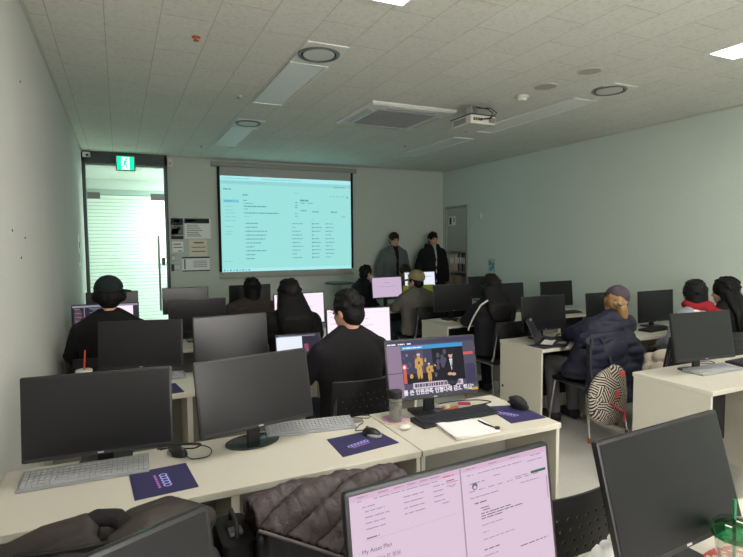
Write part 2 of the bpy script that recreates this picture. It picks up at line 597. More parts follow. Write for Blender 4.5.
# ================================================================== PROJECTION SCREEN
M_CLOTH = mat('screen_cloth', (176, 178, 172), rough=0.9)
M_SBLK = mat('screen_black_border', (18, 22, 24), rough=0.9)
M_PIC = mat('projected_page', (158, 226, 222), emit=PROJ)
M_PICD = mat('projected_panel', (146, 214, 214), emit=PROJ)
M_PICB = mat('projected_bar', (172, 236, 240), emit=PROJ)
M_PICH = mat('projected_highlight', (120, 200, 222), emit=PROJ)
M_PICT = mat('projected_text', (104, 166, 172), emit=PROJ)
M_PICL = mat('projected_light_text', (132, 204, 204), emit=PROJ)
ps = empty('projection_screen', (2.58, YF - .05, 2.91))
tag(ps, 'pull-down projection screen on the far wall showing a pale cyan web page', 'projection screen')
c = MB(); c.box(-1.24, 1.22, -.045, .045, -.075, 0)
c.build('case', mat('screen_case', (150, 152, 144), rough=.5), ps, bevel=.008)
SX0, SX1, SZ0, SZ1 = -1.155, 1.155, -1.81, -.075
c = MB(); c.box(SX0 + .03, SX1 - .03, -.004, 0, SZ0, SZ1, 0); c.build('cloth', M_CLOTH, ps)
c = MB()
c.box(SX0, SX0 + .04, -.006, .001, SZ0 + .08, SZ1); c.box(SX1 - .04, SX1, -.006, .001, SZ0 + .08, SZ1)
c.build('border', M_SBLK, ps)
MB().box(SX0, SX1, -.016, .012, SZ0 - .035, SZ0).build('bottom_bar', mat('bottom_bar', (160, 162, 154), rough=.5), ps, bevel=.005)
PX0, PX1, PZ0, PZ1 = -1.112, 1.112, -1.735, -.215
pic = MB()
def pr(mb, u0, v0, u1, v1, m, lay, x0=PX0, x1=PX1, z0=PZ0, z1=PZ1, yb=-.005, st=.0006):
    """rectangle of the page; v runs down from the top"""
    y = yb - lay * st
    a, b_ = x0 + (x1 - x0) * u0, x0 + (x1 - x0) * u1
    c_, d_ = z1 - (z1 - z0) * v1, z1 - (z1 - z0) * v0
    mb.quad((a, y, c_), (b_, y, c_), (b_, y, d_), (a, y, d_), m)
pr(pic, 0, 0, 1, 1, 0, 0)
pr(pic, 0, 0, 1, .045, 2, 1)
pr(pic, 0, .045, 1, .085, 1, 1)
pr(pic, 0, .965, 1, 1, 2, 1)
pr(pic, .02, .245, .13, .275, 3, 1)
rg = random.Random(3)
def dash(u, v, w, m=4, h=.009):
    k = u
    while k < u + w - .004:
        l = min(rg.uniform(.012, .04), u + w - k)
        pr(pic, k, v, k + l - .004, v + h, m, 2)
        k += l
dash(.02, .02, .2, 5); dash(.3, .02, .3, 5); dash(.03, .06, .3, 5); dash(.86, .075, .1, 4)
dash(.02, .13, .06, 4, .013)
for i, v in enumerate((.255, .31, .35, .38, .42, .46, .52, .57, .60)):
    dash(.03, v, .05 + .03 * rg.random(), 5 if i else 4)
dash(.155, .185, .045, 4, .016); dash(.16, .245, .03, 4); dash(.165, .275, .07, 4)
dash(.165, .305, .17, 4, .013); dash(.165, .335, .03, 4); dash(.165, .375, .26, 4, .012); dash(.165, .415, .04, 5)
dash(.54, .155, .04, 5)
for i in range(10):
    v = .485 + i * .0415
    dash(.178, v, (.09, .085, .16, .15, .14, .11, .06, .15, .07, .06)[i], 4, .011)
    pr(pic, .17, v, .174, v + .011, 4, 2)
    dash(.52, v, (.09, .03, .07, .08, .085, .07, .09, .07, .04, .08)[i], 4)
    dash(.68, v, (.06, .08, .07, .015, .06, .07, .06, .07, .06, .06)[i], 4)
    pr(pic, .675, v - .004, .682, v + .014, 4, 2)
    dash(.785, v, .05 + .03 * rg.random(), 4)
dash(.585, .225, .07, 4, .02); dash(.585, .26, .04, 4); dash(.645, .26, .05, 4)
for v in (.255, .285, .31, .375, .405):
    dash(.545, v, .025, 4)
dash(.59, .34, .05, 4, .012); dash(.68, .35, .06, 4, .014); dash(.83, .35, .06, 4, .014); dash(.92, .40, .035, 5, .016)
for u in (.83, .855, .88, .905, .93):
    pr(pic, u, .175, u + .008, .187, 4, 2)
pr(pic, .965, .175, .975, .20, 4, 2)
dash(.675, .44, .02, 5); dash(.785, .44, .015, 5)
dash(.02, .885, .06, 5)
for i in range(9):
    pr(pic, .01 + i * .022, .973, .022 + i * .022, .992, 3 if i % 2 else 4, 2)
pic.build('projected_picture', [M_PIC, M_PICD, M_PICB, M_PICH, M_PICT, M_PICL], ps)

# ================================================================== WALL NOTICES AND SMALL WALL FITTINGS
M_INK = mat('printed_grey', (120, 122, 120), rough=.8)
M_INKD = mat('printed_dark', (48, 52, 56), rough=.8)
M_PGREY = mat('poster_paper', (242, 244, 242), rough=.8)
def notice(label, x0, x1, z0, z1, paint, kind='notice', paper=None):
    w_, h_ = x1 - x0, z1 - z0
    t = empty('wall_' + kind, ((x0 + x1) / 2, YF, (z0 + z1) / 2))
    tag(t, label, kind)
    MB().box(-w_ / 2, w_ / 2, -.004, -.0005, -h_ / 2, h_ / 2).build('sheet', paper or M_PGREY, t)
    p = MB()
    def R(u0, v0, u1, v1, m=0):
        pr(p, u0, v0, u1, v1, m, 0, -w_ / 2, w_ / 2, -h_ / 2, h_ / 2, -.0048, .0004)
    paint(R, p)
    p.build('print', [M_INK, M_INKD, M_PGREY, mat('printed_blue', (120, 132, 150))], t)
    return t
def photo_print(R, p):
    R(0, .0, 1, .34, 1); R(0, .36, 1, .82, 0); R(.05, .5, .6, .75, 1); R(0, .84, 1, 1, 1); R(.25, .06, .7, .18, 2); R(.5, .42, .8, .56, 2)
notice('dark photo poster taped beside the door frame', .725, .905, 1.70, 2.02, photo_print, 'poster')
def head_print(R, p):
    R(0, .0, .95, .24, 1); R(.05, .06, .4, .16, 2)
    for i in range(7):
        R(.08, .32 + i * .09, .5 + .2 * ((i * 37) % 7) / 7, .35 + i * .09, 0)
notice('wide printed poster with a dark header band nearest the projection screen', .925, 1.315, 1.71, 2.02, head_print, 'poster')
def small_print(R, p):
    R(.1, .2, .75, .3, 0); R(.1, .5, .9, .58, 0); R(.5, .85, .85, .92, 1)
notice('small white note under the dark photo poster', .74, .90, 1.50, 1.665, small_print, 'note')
def letter_print(R, p):
    R(.25, .15, .8, .24, 0); R(.12, .45, .9, .5, 0); R(.12, .7, .9, .76, 0)
notice('cream letter sheet under the wide printed poster', .985, 1.255, 1.44, 1.695, letter_print, 'notice', mat('cream_paper', (228, 222, 204), rough=.8))
def framed_print(R, p):
    R(0, 0, 1, .1, 1); R(0, .92, 1, 1, 1); R(.06, .15, .12, .85, 3)
    for i in range(4):
        R(.4, .28 + i * .13, .9, .32 + i * .13, 0)
notice('landscape notice with dark rails at top and bottom', .875, 1.285, 1.20, 1.425, framed_print, 'notice')
t = empty('light_switch', (.735, YF, 1.265)); tag(t, 'dark narrow switch plate low beside the door', 'switch')
MB().box(-.022, .022, -.014, 0, -.055, .055).build('plate', mat('switch_dark', (58, 64, 66), rough=.5), t, bevel=.003)
MB().box(-.012, .012, -.018, -.014, -.03, .03).build('rocker', M_BLACK, t)
t = empty('wall_outlet', (.80, YF, 1.27)); tag(t, 'pale blue-grey double switch plate under the notices', 'switch')
MB().box(-.045, .045, -.012, 0, -.05, .05).build('plate', mat('switch_pale', (170, 190, 196), rough=.4), t, bevel=.003)
for q in (-.02, .02):
    MB().box(q - .015, q + .015, -.016, -.012, -.03, .03).build('rocker', M_WHITE, t)
t = empty('card_holder', (.748, YF, 1.52 - .1)); tag(t, 'flat grey card holder between the note and the switches', 'card holder')
MB().box(-.03, .03, -.012, 0, -.05, .05).build('case', mat('cardcase', (176, 180, 172), rough=.5), t, bevel=.003)
MB().box(-.022, .022, -.0135, -.012, -.035, .02).build('card', M_PAPER, t)
# notice on the left wall
t = empty('wall_notice', (XL, 7.36, 1.56)); tag(t, 'white sheet with dark shapes on the left wall near the door', 'notice')
MB().box(.0005, .004, -.12, .12, -.19, .19).build('sheet', M_PAPER, t)
p_ = MB(); p_.box(.004, .0048, -.07, .03, -.15, -.04); p_.box(.004, .0048, -.03, .07, .03, .1)
p_.build('print', M_INKD, t)
for lb, y, z in (('dark screw hole high on the left wall near the ceiling', 3.37, 2.48), ('dark screw hole on the left wall at eye height, the one nearest the camera', 2.91, 1.69), ('lower of two close screw holes on the left wall at eye height', 3.12, 1.56), ('upper of two close screw holes on the left wall at eye height', 3.27, 1.66)):
    o = MB().lathe([(.006, 0), (.006, .002), (.003, .003)], 10, M=Matrix.Rotation(pi / 2, 4, 'Y')).build('wall_plug', M_BLACKM, None, (XL, y, z))
    tag(o, lb, 'wall plug')
# right wall
t = empty('wall_sensor', (XR, 7.5, 2.06)); tag(t, 'small white sensor high on the right wall beyond the grey panel', 'sensor')
MB().box(-.03, 0, -.025, .025, -.05, .05).build('case', M_WHITE, t, bevel=.006)
MB().box(-.034, -.03, -.015, .015, -.03, .01).build('window', mat('sensor_window', (196, 200, 196)), t)
t = empty('wall_sticker', (XR, 7.2, 1.23)); tag(t, 'pale blue sticker low on the right wall', 'sticker')
MB().box(-.003, -.0005, -.09, .09, -.11, .11).build('sheet', mat('sticker_pale', (168, 190, 192), rough=.6), t)
p_ = MB(); p_.box(-.0038, -.003, .01, .07, .0, .07); p_.box(-.0038, -.003, -.06, -.01, -.07, .04); p_.box(-.0038, -.003, .0, .04, -.09, -.03)
p_.build('print', mat('sticker_blue', (84, 132, 160), rough=.6), t)

# panel cabinet let into the right wall
cab = empty('wall_cabinet', (XR, (NY0 + NY1) / 2, 0))
tag(cab, 'tall grey metal cabinet let into the right wall with an open lower shelf', 'cabinet')
cw = (NY1 - NY0) / 2
M_CABM = mat('cabinet_metal', (160, 164, 160), rough=.45)
k = MB()
k.box(.01, .34, -cw + .002, -cw + .02, .02, 2.275); k.box(.01, .34, cw - .02, cw - .002, .02, 2.275)
k.box(.32, .34, -cw + .02, cw - .02, .02, 2.275); k.box(.01, .34, -cw + .02, cw - .02, 2.255, 2.275); k.box(.01, .34, -cw + .02, cw - .02, .02, .04)
k.build('carcass', M_CABM, cab)
k = MB()
for a, b_, c_, d_ in ((-cw - .012, -cw + .03, .0, 2.29), (cw - .03, cw + .012, .0, 2.29), (-cw + .03, cw - .03, 2.25, 2.29), (-cw + .03, cw - .03, 1.425, 1.455)):
    k.box(-.022, .004, a, b_, c_, d_)
k.build('frame', mat('cabinet_frame', (168, 172, 166), rough=.35, metal=.5), cab, bevel=.003)
dr = MB().box(-.012, .006, -cw + .035, cw - .035, 1.46, 2.245).build('door', mat('cabinet_door', (172, 178, 174), rough=.4), cab, bevel=.003)
k = MB(); k.box(-.0145, -.012, .02, .25, 1.93, 2.1, 0); k.box(-.0152, -.0145, .15, .22, 1.95, 2.08, 1); k.box(-.0152, -.0145, .05, .09, 1.99, 2.07, 2)
k.build('notice', [M_PAPER, M_INKD, mat('printed_blue', (120, 132, 150))], dr)
MB().box(.01, .32, -cw + .02, cw - .02, 1.06, 1.08).build('shelf', M_CABM, cab)
MB().box(.01, .32, -cw + .02, cw - .02, .62, .64).build('shelf', M_CABM, cab)
y = cw - .03
for lb, wd, hh, rgb in (('cream file box standing on the cabinet shelf beside the black jacket', .20, .31, (204, 196, 180)), ('white ring binder next to the cream file box', .085, .33, (206, 204, 200)), ('dark red ring binder on the cabinet shelf', .055, .32, (104, 52, 60)), ('pale grey ring binder between the dark red and navy binders', .055, .33, (166, 160, 160)), ('navy ring binder on the cabinet shelf', .05, .32, (50, 54, 78)), ('grey ring binder at the near end of the cabinet shelf', .06, .31, (132, 128, 128))):
    y -= wd + .004
    t = empty('ring_binder' if 'binder' in lb else 'file_box', (XR + .03, (NY0 + NY1) / 2 + y + wd / 2, 1.081))
    tag(t, lb, 'binder' if 'binder' in lb else 'box', 'files on the cabinet shelf')
    nm = '%d_%d_%d' % rgb
    MB().box(0, .25, -wd / 2, wd / 2, 0, hh).build('spine', mat('binder_' + nm, rgb, rough=.55), t, bevel=.004)
    MB().box(-.002, 0, -wd * .3, wd * .3, hh * .45, hh * .8).build('spine_label', M_PGREY, t)
for lb, y0_, y1_, hh, rgb in (('beige carton on the lower cabinet shelf', -.05, .29, .36, (176, 164, 140)), ('grey carton beside the beige carton on the lower shelf', -.29, -.06, .33, (150, 146, 138))):
    t = empty('carton', (XR + .03, (NY0 + NY1) / 2 + (y0_ + y1_) / 2, .641)); tag(t, lb, 'carton')
    hw = (y1_ - y0_) / 2
    MB().box(0, .26, -hw, hw, 0, hh).build('body', mat('carton_%d' % rgb[0], rgb, rough=.8), t, bevel=.003)
    MB().box(-.001, .0, -.03, .03, .02, hh - .02).build('tape', mat('tape', (150, 130, 100), rough=.4), t)

# ================================================================== CEILING FITTINGS
M_PANELOFF = mat('panel_off', (236, 238, 236), rough=.5, spec=.5)
M_PANELON = mat('panel_on', (255, 250, 240), emit=LAMP)
M_FIT = mat('fitting_white', (226, 228, 224), rough=.5)
def ceiling_light(x, y0, y1, lit, label, w_=.15):
    t = empty('ceiling_light', (x, (y0 + y1) / 2, H))
    tag(t, label, 'ceiling light')
    l = (y1 - y0) / 2
    f = MB()
    f.box(-w_, -w_ + .015, -l, l, -.014, 0); f.box(w_ - .015, w_, -l, l, -.014, 0)
    f.box(-w_ + .015, w_ - .015, -l, -l + .015, -.014, 0); f.box(-w_ + .015, w_ - .015, l - .015, l, -.014, 0)
    f.build('frame', M_FIT, t)
    MB().box(-w_ + .015, w_ - .015, -l + .015, l - .015, -.006, 0).build('diffuser', M_PANELON if lit else M_PANELOFF, t)
    return t
ceiling_light(1.33, 3.86, 5.10, False, 'unlit ceiling light strip left of the air conditioner, the nearer of the two')
ceiling_light(1.35, 6.22, 7.45, False, 'unlit ceiling light strip just in front of the projection screen')
ceiling_light(4.03, 3.76, 5.35, False, 'unlit ceiling light strip nearer along the right side past the speakers')
ceiling_light(4.05, 5.75, 7.25, False, 'unlit ceiling light strip far along the right side behind the projector')
ceiling_light(1.35, 1.15, 2.72, True, 'lit ceiling panel at the top edge over the middle desks')
ceiling_light(4.0, .9, 2.5, True, 'lit ceiling panel over the right-hand desks')
ceiling_light(1.35, -1.9, -.3, True, 'lit ceiling panel behind the camera on the left')
ceiling_light(4.0, -1.9, -.3, True, 'lit ceiling panel behind the camera on the right')
def air_ring(x, y, r, label):
    t = empty('air_diffuser', (x, y, H)); tag(t, label, 'air vent')
    MB().lathe([(r, 0), (r, -.012), (r * .93, -.02), (r * .84, -.014), (r * .82, -.001)], 40, caps=False).build('ring', mat('vent_ring', (132, 134, 132), rough=.35, metal=.6), t, smooth=40)
    MB().lathe([(r * .74, -.009), (r * .73, -.016), (r * .3, -.018)], 40).build('disc', mat('vent_disc', (206, 208, 204), rough=.5), t, smooth=40)
    MB().lathe([(r * .83, -.009), (r * .83, -.0095)], 36).build('throat', M_BLACKM, t)
air_ring(1.325, 3.64, .15, 'round air vent at the near end of the left light strip')
air_ring(1.34, 5.98, .145, 'round air vent at the near end of the strip before the screen')
air_ring(3.98, 3.45, .15, 'round air vent at the near end of the right light strip')
def blank_plate(x, y0, y1):
    return MB().box(-.15, .15, (y0 - y1) / 2, (y1 - y0) / 2, -.008, 0).build('ceiling_plate', M_FIT, None, (x, (y0 + y1) / 2, H), bevel=.002)
tag(blank_plate(1.325, 3.44, 3.855), 'white ceiling plate around the round vent, nearest the camera on the left', 'ceiling plate')
tag(blank_plate(1.345, 5.83, 6.215), 'white ceiling plate around the vent before the projection screen', 'ceiling plate')
tag(blank_plate(3.99, 3.28, 3.755), 'white ceiling plate around the round vent on the right', 'ceiling plate')
# air conditioner cassette
ac = empty('air_conditioner', (2.68, 5.08, H)); tag(ac, 'square white ceiling air conditioner in front of the projector', 'air conditioner')
f = MB()
R0, R1 = .475, .32
prof = [(R0, 0), (R0, -.012), (R0 - .02, -.03), (R1 + .02, -.04)]
vs = []; fs = []
for r_, z_ in prof:
    vs += [(-r_, -r_, z_), (r_, -r_, z_), (r_, r_, z_), (-r_, r_, z_)]
for q in range(3):
    for i in range(4):
        j = (i + 1) % 4
        fs.append((q * 4 + i, q * 4 + j, (q + 1) * 4 + j, (q + 1) * 4 + i))
vs += [(-R1, -R1, -.03), (R1, -R1, -.03), (R1, R1, -.03), (-R1, R1, -.03)]
for i in range(4):
    j = (i + 1) % 4
    fs.append((12 + i, 12 + j, 16 + j, 16 + i))
f.add(vs, fs)
f.build('panel', M_FIT, ac)
g = MB(); g.box(-R1, R1, -R1, R1, -.034, -.028)
for i in range(30):
    q = -R1 + .012 + i * (2 * R1 - .024) / 29
    g.box(q - .004, q + .004, -R1, R1, -.042, -.034)
for i in range(9):
    q = -R1 + .012 + i * (2 * R1 - .024) / 8
    g.box(-R1, R1, q - .004, q + .004, -.044, -.034)
g.build('grille', mat('ac_grille', (166, 168, 172), rough=.5), ac)
for i in range(4):
    v_ = MB(); v_.box(-.27, .27, .365, .425, -.042, -.036)
    v_.build('louver', mat('ac_louver', (188, 198, 198), rough=.4), ac, rot=(radians(0), 0, i * pi / 2))
# projector
pj_ = empty('projector', (3.22, 4.43, H)); tag(pj_, 'white ceiling projector hanging on a short bracket with black cables', 'projector')
f = MB(); prism(f, rrect(.30, .36, .02), -.205, -.125)
f.build('body', mat('projector_white', (214, 212, 204), rough=.45), pj_, smooth=40)
f = MB(); prism(f, rrect(.305, .365, .02), -.125, -.113)
f.build('top_cover', mat('projector_dark', (46, 50, 50), rough=.5), pj_, smooth=40)
f = MB(); f.box(.06, .13, -.186, -.18, -.19, -.14); [f.box(.062 + i * .012, .068 + i * .012, -.188, -.186, -.187, -.143, 1) for i in range(6)]
f.build('vent_grille', [mat('vent_grey', (160, 158, 152)), M_INK], pj_)
f = MB(); f.box(-.12, -.02, -.184, -.18, -.175, -.15)
f.build('port_panel', M_BLACKM, pj_)
for q in (-.1, -.075, -.045):
    MB().box(q - .008, q + .008, -.19, -.182, -.17, -.155).build('port', M_SILVER, pj_)
f = MB(); f.box(-.155, -.149, -.1, .1, -.19, -.14)
f.build('side_grille', mat('side_grille', (142, 148, 144)), pj_)
f = MB(); f.lathe([(.04, -.0), (.04, .03)], 20, M=Matrix.Translation((.07, .18, -.165)) @ Matrix.Rotation(-pi / 2, 4, 'X'))
f.build('lens', M_BLACK, pj_, smooth=40)
f = MB(); f.box(-.06, .06, -.06, .06, -.006, 0); f.box(-.045, -.035, -.04, .04, -.115, -.006); f.box(.035, .045, -.04, .04, -.115, -.006); f.box(-.045, .045, -.04, .04, -.115, -.107)
f.build('bracket', mat('bracket_white', (190, 190, 184), rough=.5), pj_)
for k_, pts in enumerate(([(.02, -.03, -.01), (.06, -.16, -.05), (.08, -.215, -.1), (.04, -.22, -.16), (-.05, -.19, -.165)], [(.04, 0, -.01), (.12, -.12, -.03), (.14, -.2, -.09), (.06, -.215, -.15), (-.02, -.19, -.16)])):
    f = MB(); f.tube(pts, .005, 8); f.build('cable', M_CABLE, pj_, smooth=60)
# speakers, detectors
for x, y, r, lb in ((3.38, 3.60, .10, 'round flush ceiling speaker nearer the projector'), (3.40, 3.14, .095, 'round flush ceiling speaker nearer the lit panel')):
    t = empty('ceiling_speaker', (x, y, H)); tag(t, lb, 'speaker')
    MB().lathe([(r, 0), (r, -.006), (r * .9, -.01), (r * .88, -.004)], 28, caps=False).build('rim', mat('speaker_rim', (188, 186, 178), rough=.6), t, smooth=40)
    MB().lathe([(r * .89, -.002), (r * .89, -.006), (r * .1, -.007)], 28).build('grille', mat('speaker_grille', (172, 170, 162), rough=.7), t, smooth=40)
t = empty('smoke_detector', (3.41, 3.93, H)); tag(t, 'white round smoke detector beside the projector', 'smoke detector')
MB().lathe([(.06, 0), (.06, -.012), (.05, -.02)], 24).build('base', M_WHITE, t, smooth=40)
MB().lathe([(.042, -.02), (.042, -.035), (.03, -.045)], 24).build('head', M_WHITE, t, smooth=40)
for lb, x, y, m_ in (('small orange fitting on the ceiling near the left wall', .50, 3.68, mat('orange_cap', (190, 106, 52), rough=.5)), ('small sprinkler between the two left light strips', 1.03, 4.96, M_STEEL), ('small sprinkler near the door side of the ceiling', 1.06, 7.6, M_STEEL), ('small sprinkler by the far right light strip', 3.6, 6.5, M_STEEL)):  # the orange fitting is built where the tile has an orange mark
    t = empty('sprinkler', (x, y, H)); tag(t, lb, 'sprinkler')
    MB().lathe([(.028, 0), (.028, -.004), (.012, -.008)], 18).build('flange', M_FIT if m_ is M_STEEL else m_, t, smooth=40)
    MB().lathe([(.008, -.006), (.008, -.02), (.018, -.022), (.018, -.025)], 14).build('head', m_, t, smooth=40)

# ================================================================== DESKS
def desk_meshes():
    W_, D_ = .7985, .55
    top = MB(); prism(top, [(0, 0), (W_, 0), (W_, D_), (0, D_)], T - .028, T, 0)
    tm = top.mesh('top', [M_DESK, M_DESKEDGE], bevel=.003)
    s = MB().box(0, .02, .012, D_ - .01, .0, T - .028)
    sm = s.mesh('side_panel', M_DESKPANEL, bevel=.0015)
    m_ = MB().box(.02, W_ - .02, D_ - .16, D_ - .142, .18, T - .028)
    mm = m_.mesh('modesty_panel', M_MODESTY)
    return W_, tm, sm, mm
DW, DTOP, DSIDE, DMOD = desk_meshes()
DMOD2 = DMOD.copy(); DMOD2.materials[0] = mat('modesty_shade', (52, 52, 54), rough=.6)  # right desks: kneehole shade painted into a darker panel colour
bolt_me = MB().lathe([(.012, 0), (.012, .004), (.006, .005)], 14, M=Matrix.Rotation(-pi / 2, 4, 'Y')).mesh('screw_cap', M_BLACKM)
def desk(x, y, label):
    t = empty('computer_desk', (x, y, 0)); tag(t, label, 'desk', 'white classroom desks')
    link('top', DTOP, t)
    link('side_panel', DSIDE, t)
    link('side_panel', DSIDE, t, (DW - .02, 0, 0))
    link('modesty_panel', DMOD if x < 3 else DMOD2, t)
    link('screw_cap', bolt_me, t, (0, .5, .30))
    return t
ROW = [.53, 1.94, 3.35, 4.76, 6.17]
CL = [-.437, .3525, 1.1555]
CR = [3.15, 3.95, 4.75]
DESK_LABELS = {
    (0, 'L', 0): 'white desk under the black monitor at the bottom left corner',
    (0, 'L', 1): 'white desk under the large monitor showing two pink-tinted web pages',
    (0, 'L', 2): 'white desk carrying the cup with a green lid',
    (1, 'L', 0): 'white desk against the left wall with a long grey keyboard on it',
    (1, 'L', 1): 'white desk under the black monitor on a round smoked-glass foot',
    (1, 'L', 2): 'white desk with the news video monitor, water bottle and white papers',
    (2, 'L', 0): 'white desk behind the leftmost front monitor, with the iced drink on it',
    (2, 'L', 1): 'white desk under the second-row monitor with a pale grey sheen',
    (2, 'L', 2): 'white desk in front of the man in a black sweater',
    (3, 'L', 0): 'white desk in front of the man in a dark cap',
    (3, 'L', 1): 'white desk under the wide black monitor right of the man in a cap',
    (3, 'L', 2): 'white desk in front of the woman with long black hair and black top',
    (4, 'L', 0): 'far white desk under the pale monitor before the door glass',
    (4, 'L', 1): 'far white desk under the grey monitor beside the door handle',
    (4, 'L', 2): 'far white desk in front of the woman in a brown jacket',
    (1, 'R', 0): 'white desk at right front with a monitor and flat grey keyboard',
    (1, 'R', 1): 'white desk cut off by the right edge with a dark keyboard',
    (2, 'R', 0): 'white desk with the open dark laptop beside the aisle',
    (2, 'R', 1): 'white desk in front of the woman in cap and golden ponytail',
    (2, 'R', 2): 'white desk in front of the two dark-haired women at right',
    (3, 'R', 0): 'white desk beside the aisle with loose papers, behind the man in khaki cap',
    (3, 'R', 1): 'white desk under the monitor beyond the woman with the white sleeve stripe',
    (3, 'R', 2): 'white desk under the lone black monitor by the right wall',
    (4, 'R', 0): 'far white desk under the small monitor showing a pale lilac page',
    (4, 'R', 1): 'far white desk directly in front of the man in khaki cap',
    (4, 'R', 2): 'far white desk under the black monitor below the grey wall cabinet',
}
for (r_, s_, c_), lb in DESK_LABELS.items():
    desk((CL if s_ == 'L' else CR)[c_], ROW[r_], lb)

# ================================================================== MONITORS
MW, MH = .54, .325
def housing_mesh():
    b_ = MB()
    # bezel ring + back shell (screen faces -y)
    prismM = Matrix.Rotation(pi / 2, 4, 'X')
    prism(b_, rrect(MW, MH, .006, 3), -.006, .012, 0, prismM)
    # bulge at the back
    prism(b_, rrect(MW * .6, MH * .55, .02, 4), -.042, -.005, 0, prismM)
    return b_.mesh('housing', M_BEZEL, bevel=.002, smooth=35)
HOUSE = housing_mesh()
def screen_mesh(m):
    b_ = MB()
    y = -.0135
    b_.box(-MW / 2 + .009, MW / 2 - .009, y, -.011, -MH / 2 + .017, MH / 2 - .009)
    return b_.mesh('screen', m)
SCR_OFF = screen_mesh(M_SCREEN)
CHIN = MB().box(-MW / 2 + .012, MW / 2 - .012, -.0145, -.0118, -MH / 2 + .002, -MH / 2 + .016).mesh('chin', mat('chin_plastic', (38, 38, 40), rough=.35), bevel=.001)
NECK = MB().box(-.03, .03, .03, .05, 0, 1).mesh('neck', M_BLACK, bevel=.004)
def base_mesh(kind):
    b_ = MB()
    if kind == 'round':
        pts = [(.125 * cos(a), .09 * sin(a)) for a in [2 * pi * i / 40 for i in range(40)]]
        prism(b_, pts, 0, .008)
    else:
        prism(b_, rrect(.20, .16, .02), 0, .012)
    return b_.mesh('base', M_STAND if kind == 'round' else M_BLACK, bevel=.002, smooth=40)
BASE_R, BASE_S = base_mesh('round'), base_mesh('square')
LOGO = MB().box(-.011, .011, -.0152, -.0145, -MH / 2 + .006, -MH / 2 + .012).mesh('logo', mat('logo_silver', (170, 170, 172), rough=.4))
U0, U1, V0, V1 = -MW / 2 + .009, MW / 2 - .009, -MH / 2 + .017, MH / 2 - .009
def monitor(q, label, base='square', content=None, base_dy=.03, neck_dy=0.0):
    x, y, z, yaw, tilt, s = q
    t = empty('computer_monitor', (x, y, T), yaw)
    tag(t, label, 'monitor', 'classroom computer monitors')
    hz = z - T
    ho = link('housing', HOUSE, t, (0, 0, hz), (-tilt, 0, 0), (s, s, s))
    so = link('screen', SCR_OFF if content is None else screen_mesh(content[0]), ho)
    link('chin', CHIN, ho)
    link('logo', LOGO, ho)
    link('neck', NECK, t, (0, neck_dy, .006), (0, 0, 0), (1, 1, hz))
    link('base', BASE_R if base == 'round' else BASE_S, t, (0, base_dy, 0))
    if content is not None and content[1]:
        p = MB()
        def R(u0, v0, u1, v1, m=0, lay=0):
            pr(p, u0, v0, u1, v1, m, lay, U0, U1, V0, V1, -.0142, .0004)
        content[1](R, p, so)
        if p.f:
            p.build('screen_picture', content[2], so)
    return t
S = SCREEN
E_PINK = mat('screen_pink', (222, 200, 220), rough=.35, emit=S)
E_PINK2 = mat('screen_pink_bar', (216, 182, 208), rough=.35, emit=S)
E_GREYT = mat('screen_grey_text', (172, 150, 176), rough=.35, emit=S)
E_DARKT = mat('screen_dark_text', (112, 98, 118), rough=.35, emit=S)
E_RED = mat('screen_red', (214, 96, 84), rough=.35, emit=S)
E_GREEN = mat('screen_green', (40, 110, 78), rough=.35, emit=S)
E_WHITE = mat('screen_white', (244, 228, 242), rough=.35, emit=S * 1.25)
E_BWHITE = mat('screen_bluewhite', (226, 232, 244), rough=.35, emit=S * 1.2)
E_LILAC = mat('screen_lilac', (214, 190, 218), rough=.35, emit=S)
E_CODE = mat('screen_code_bg', (46, 48, 62), rough=.35, emit=S)
E_CODET = mat('screen_code_text', (150, 150, 170), rough=.35, emit=S)
E_CODER = mat('screen_code_red', (150, 96, 90), rough=.35, emit=S)
E_NAVY = mat('screen_navy', (62, 60, 90), rough=.35, emit=S)
E_BLUE = mat('screen_blue', (60, 156, 214), rough=.35, emit=S)
E_GOLD = mat('screen_gold', (206, 160, 82), rough=.35, emit=S)
E_SKIN = mat('screen_skin', (222, 172, 150), rough=.35, emit=S)
E_BLK = mat('screen_black', (22, 22, 32), rough=.35, emit=S)
E_MAUVE = mat('screen_mauve', (146, 124, 150), rough=.35, emit=S)
E_SLATE = mat('screen_slate', (84, 80, 100), rough=.35, emit=S)
E_WHT = mat('screen_caption_white', (244, 240, 246), rough=.35, emit=S * 1.1)
rs = random.Random(11)
def words_line(R, u, v, w_, h_, m, lay=1, a=.02, b_=.06, gap=.006):
    k = u
    while k < u + w_ - .003:
        l = min(rs.uniform(a, b_), u + w_ - k)
        R(k, v, k + l - gap, v + h_, m, lay)
        k += l
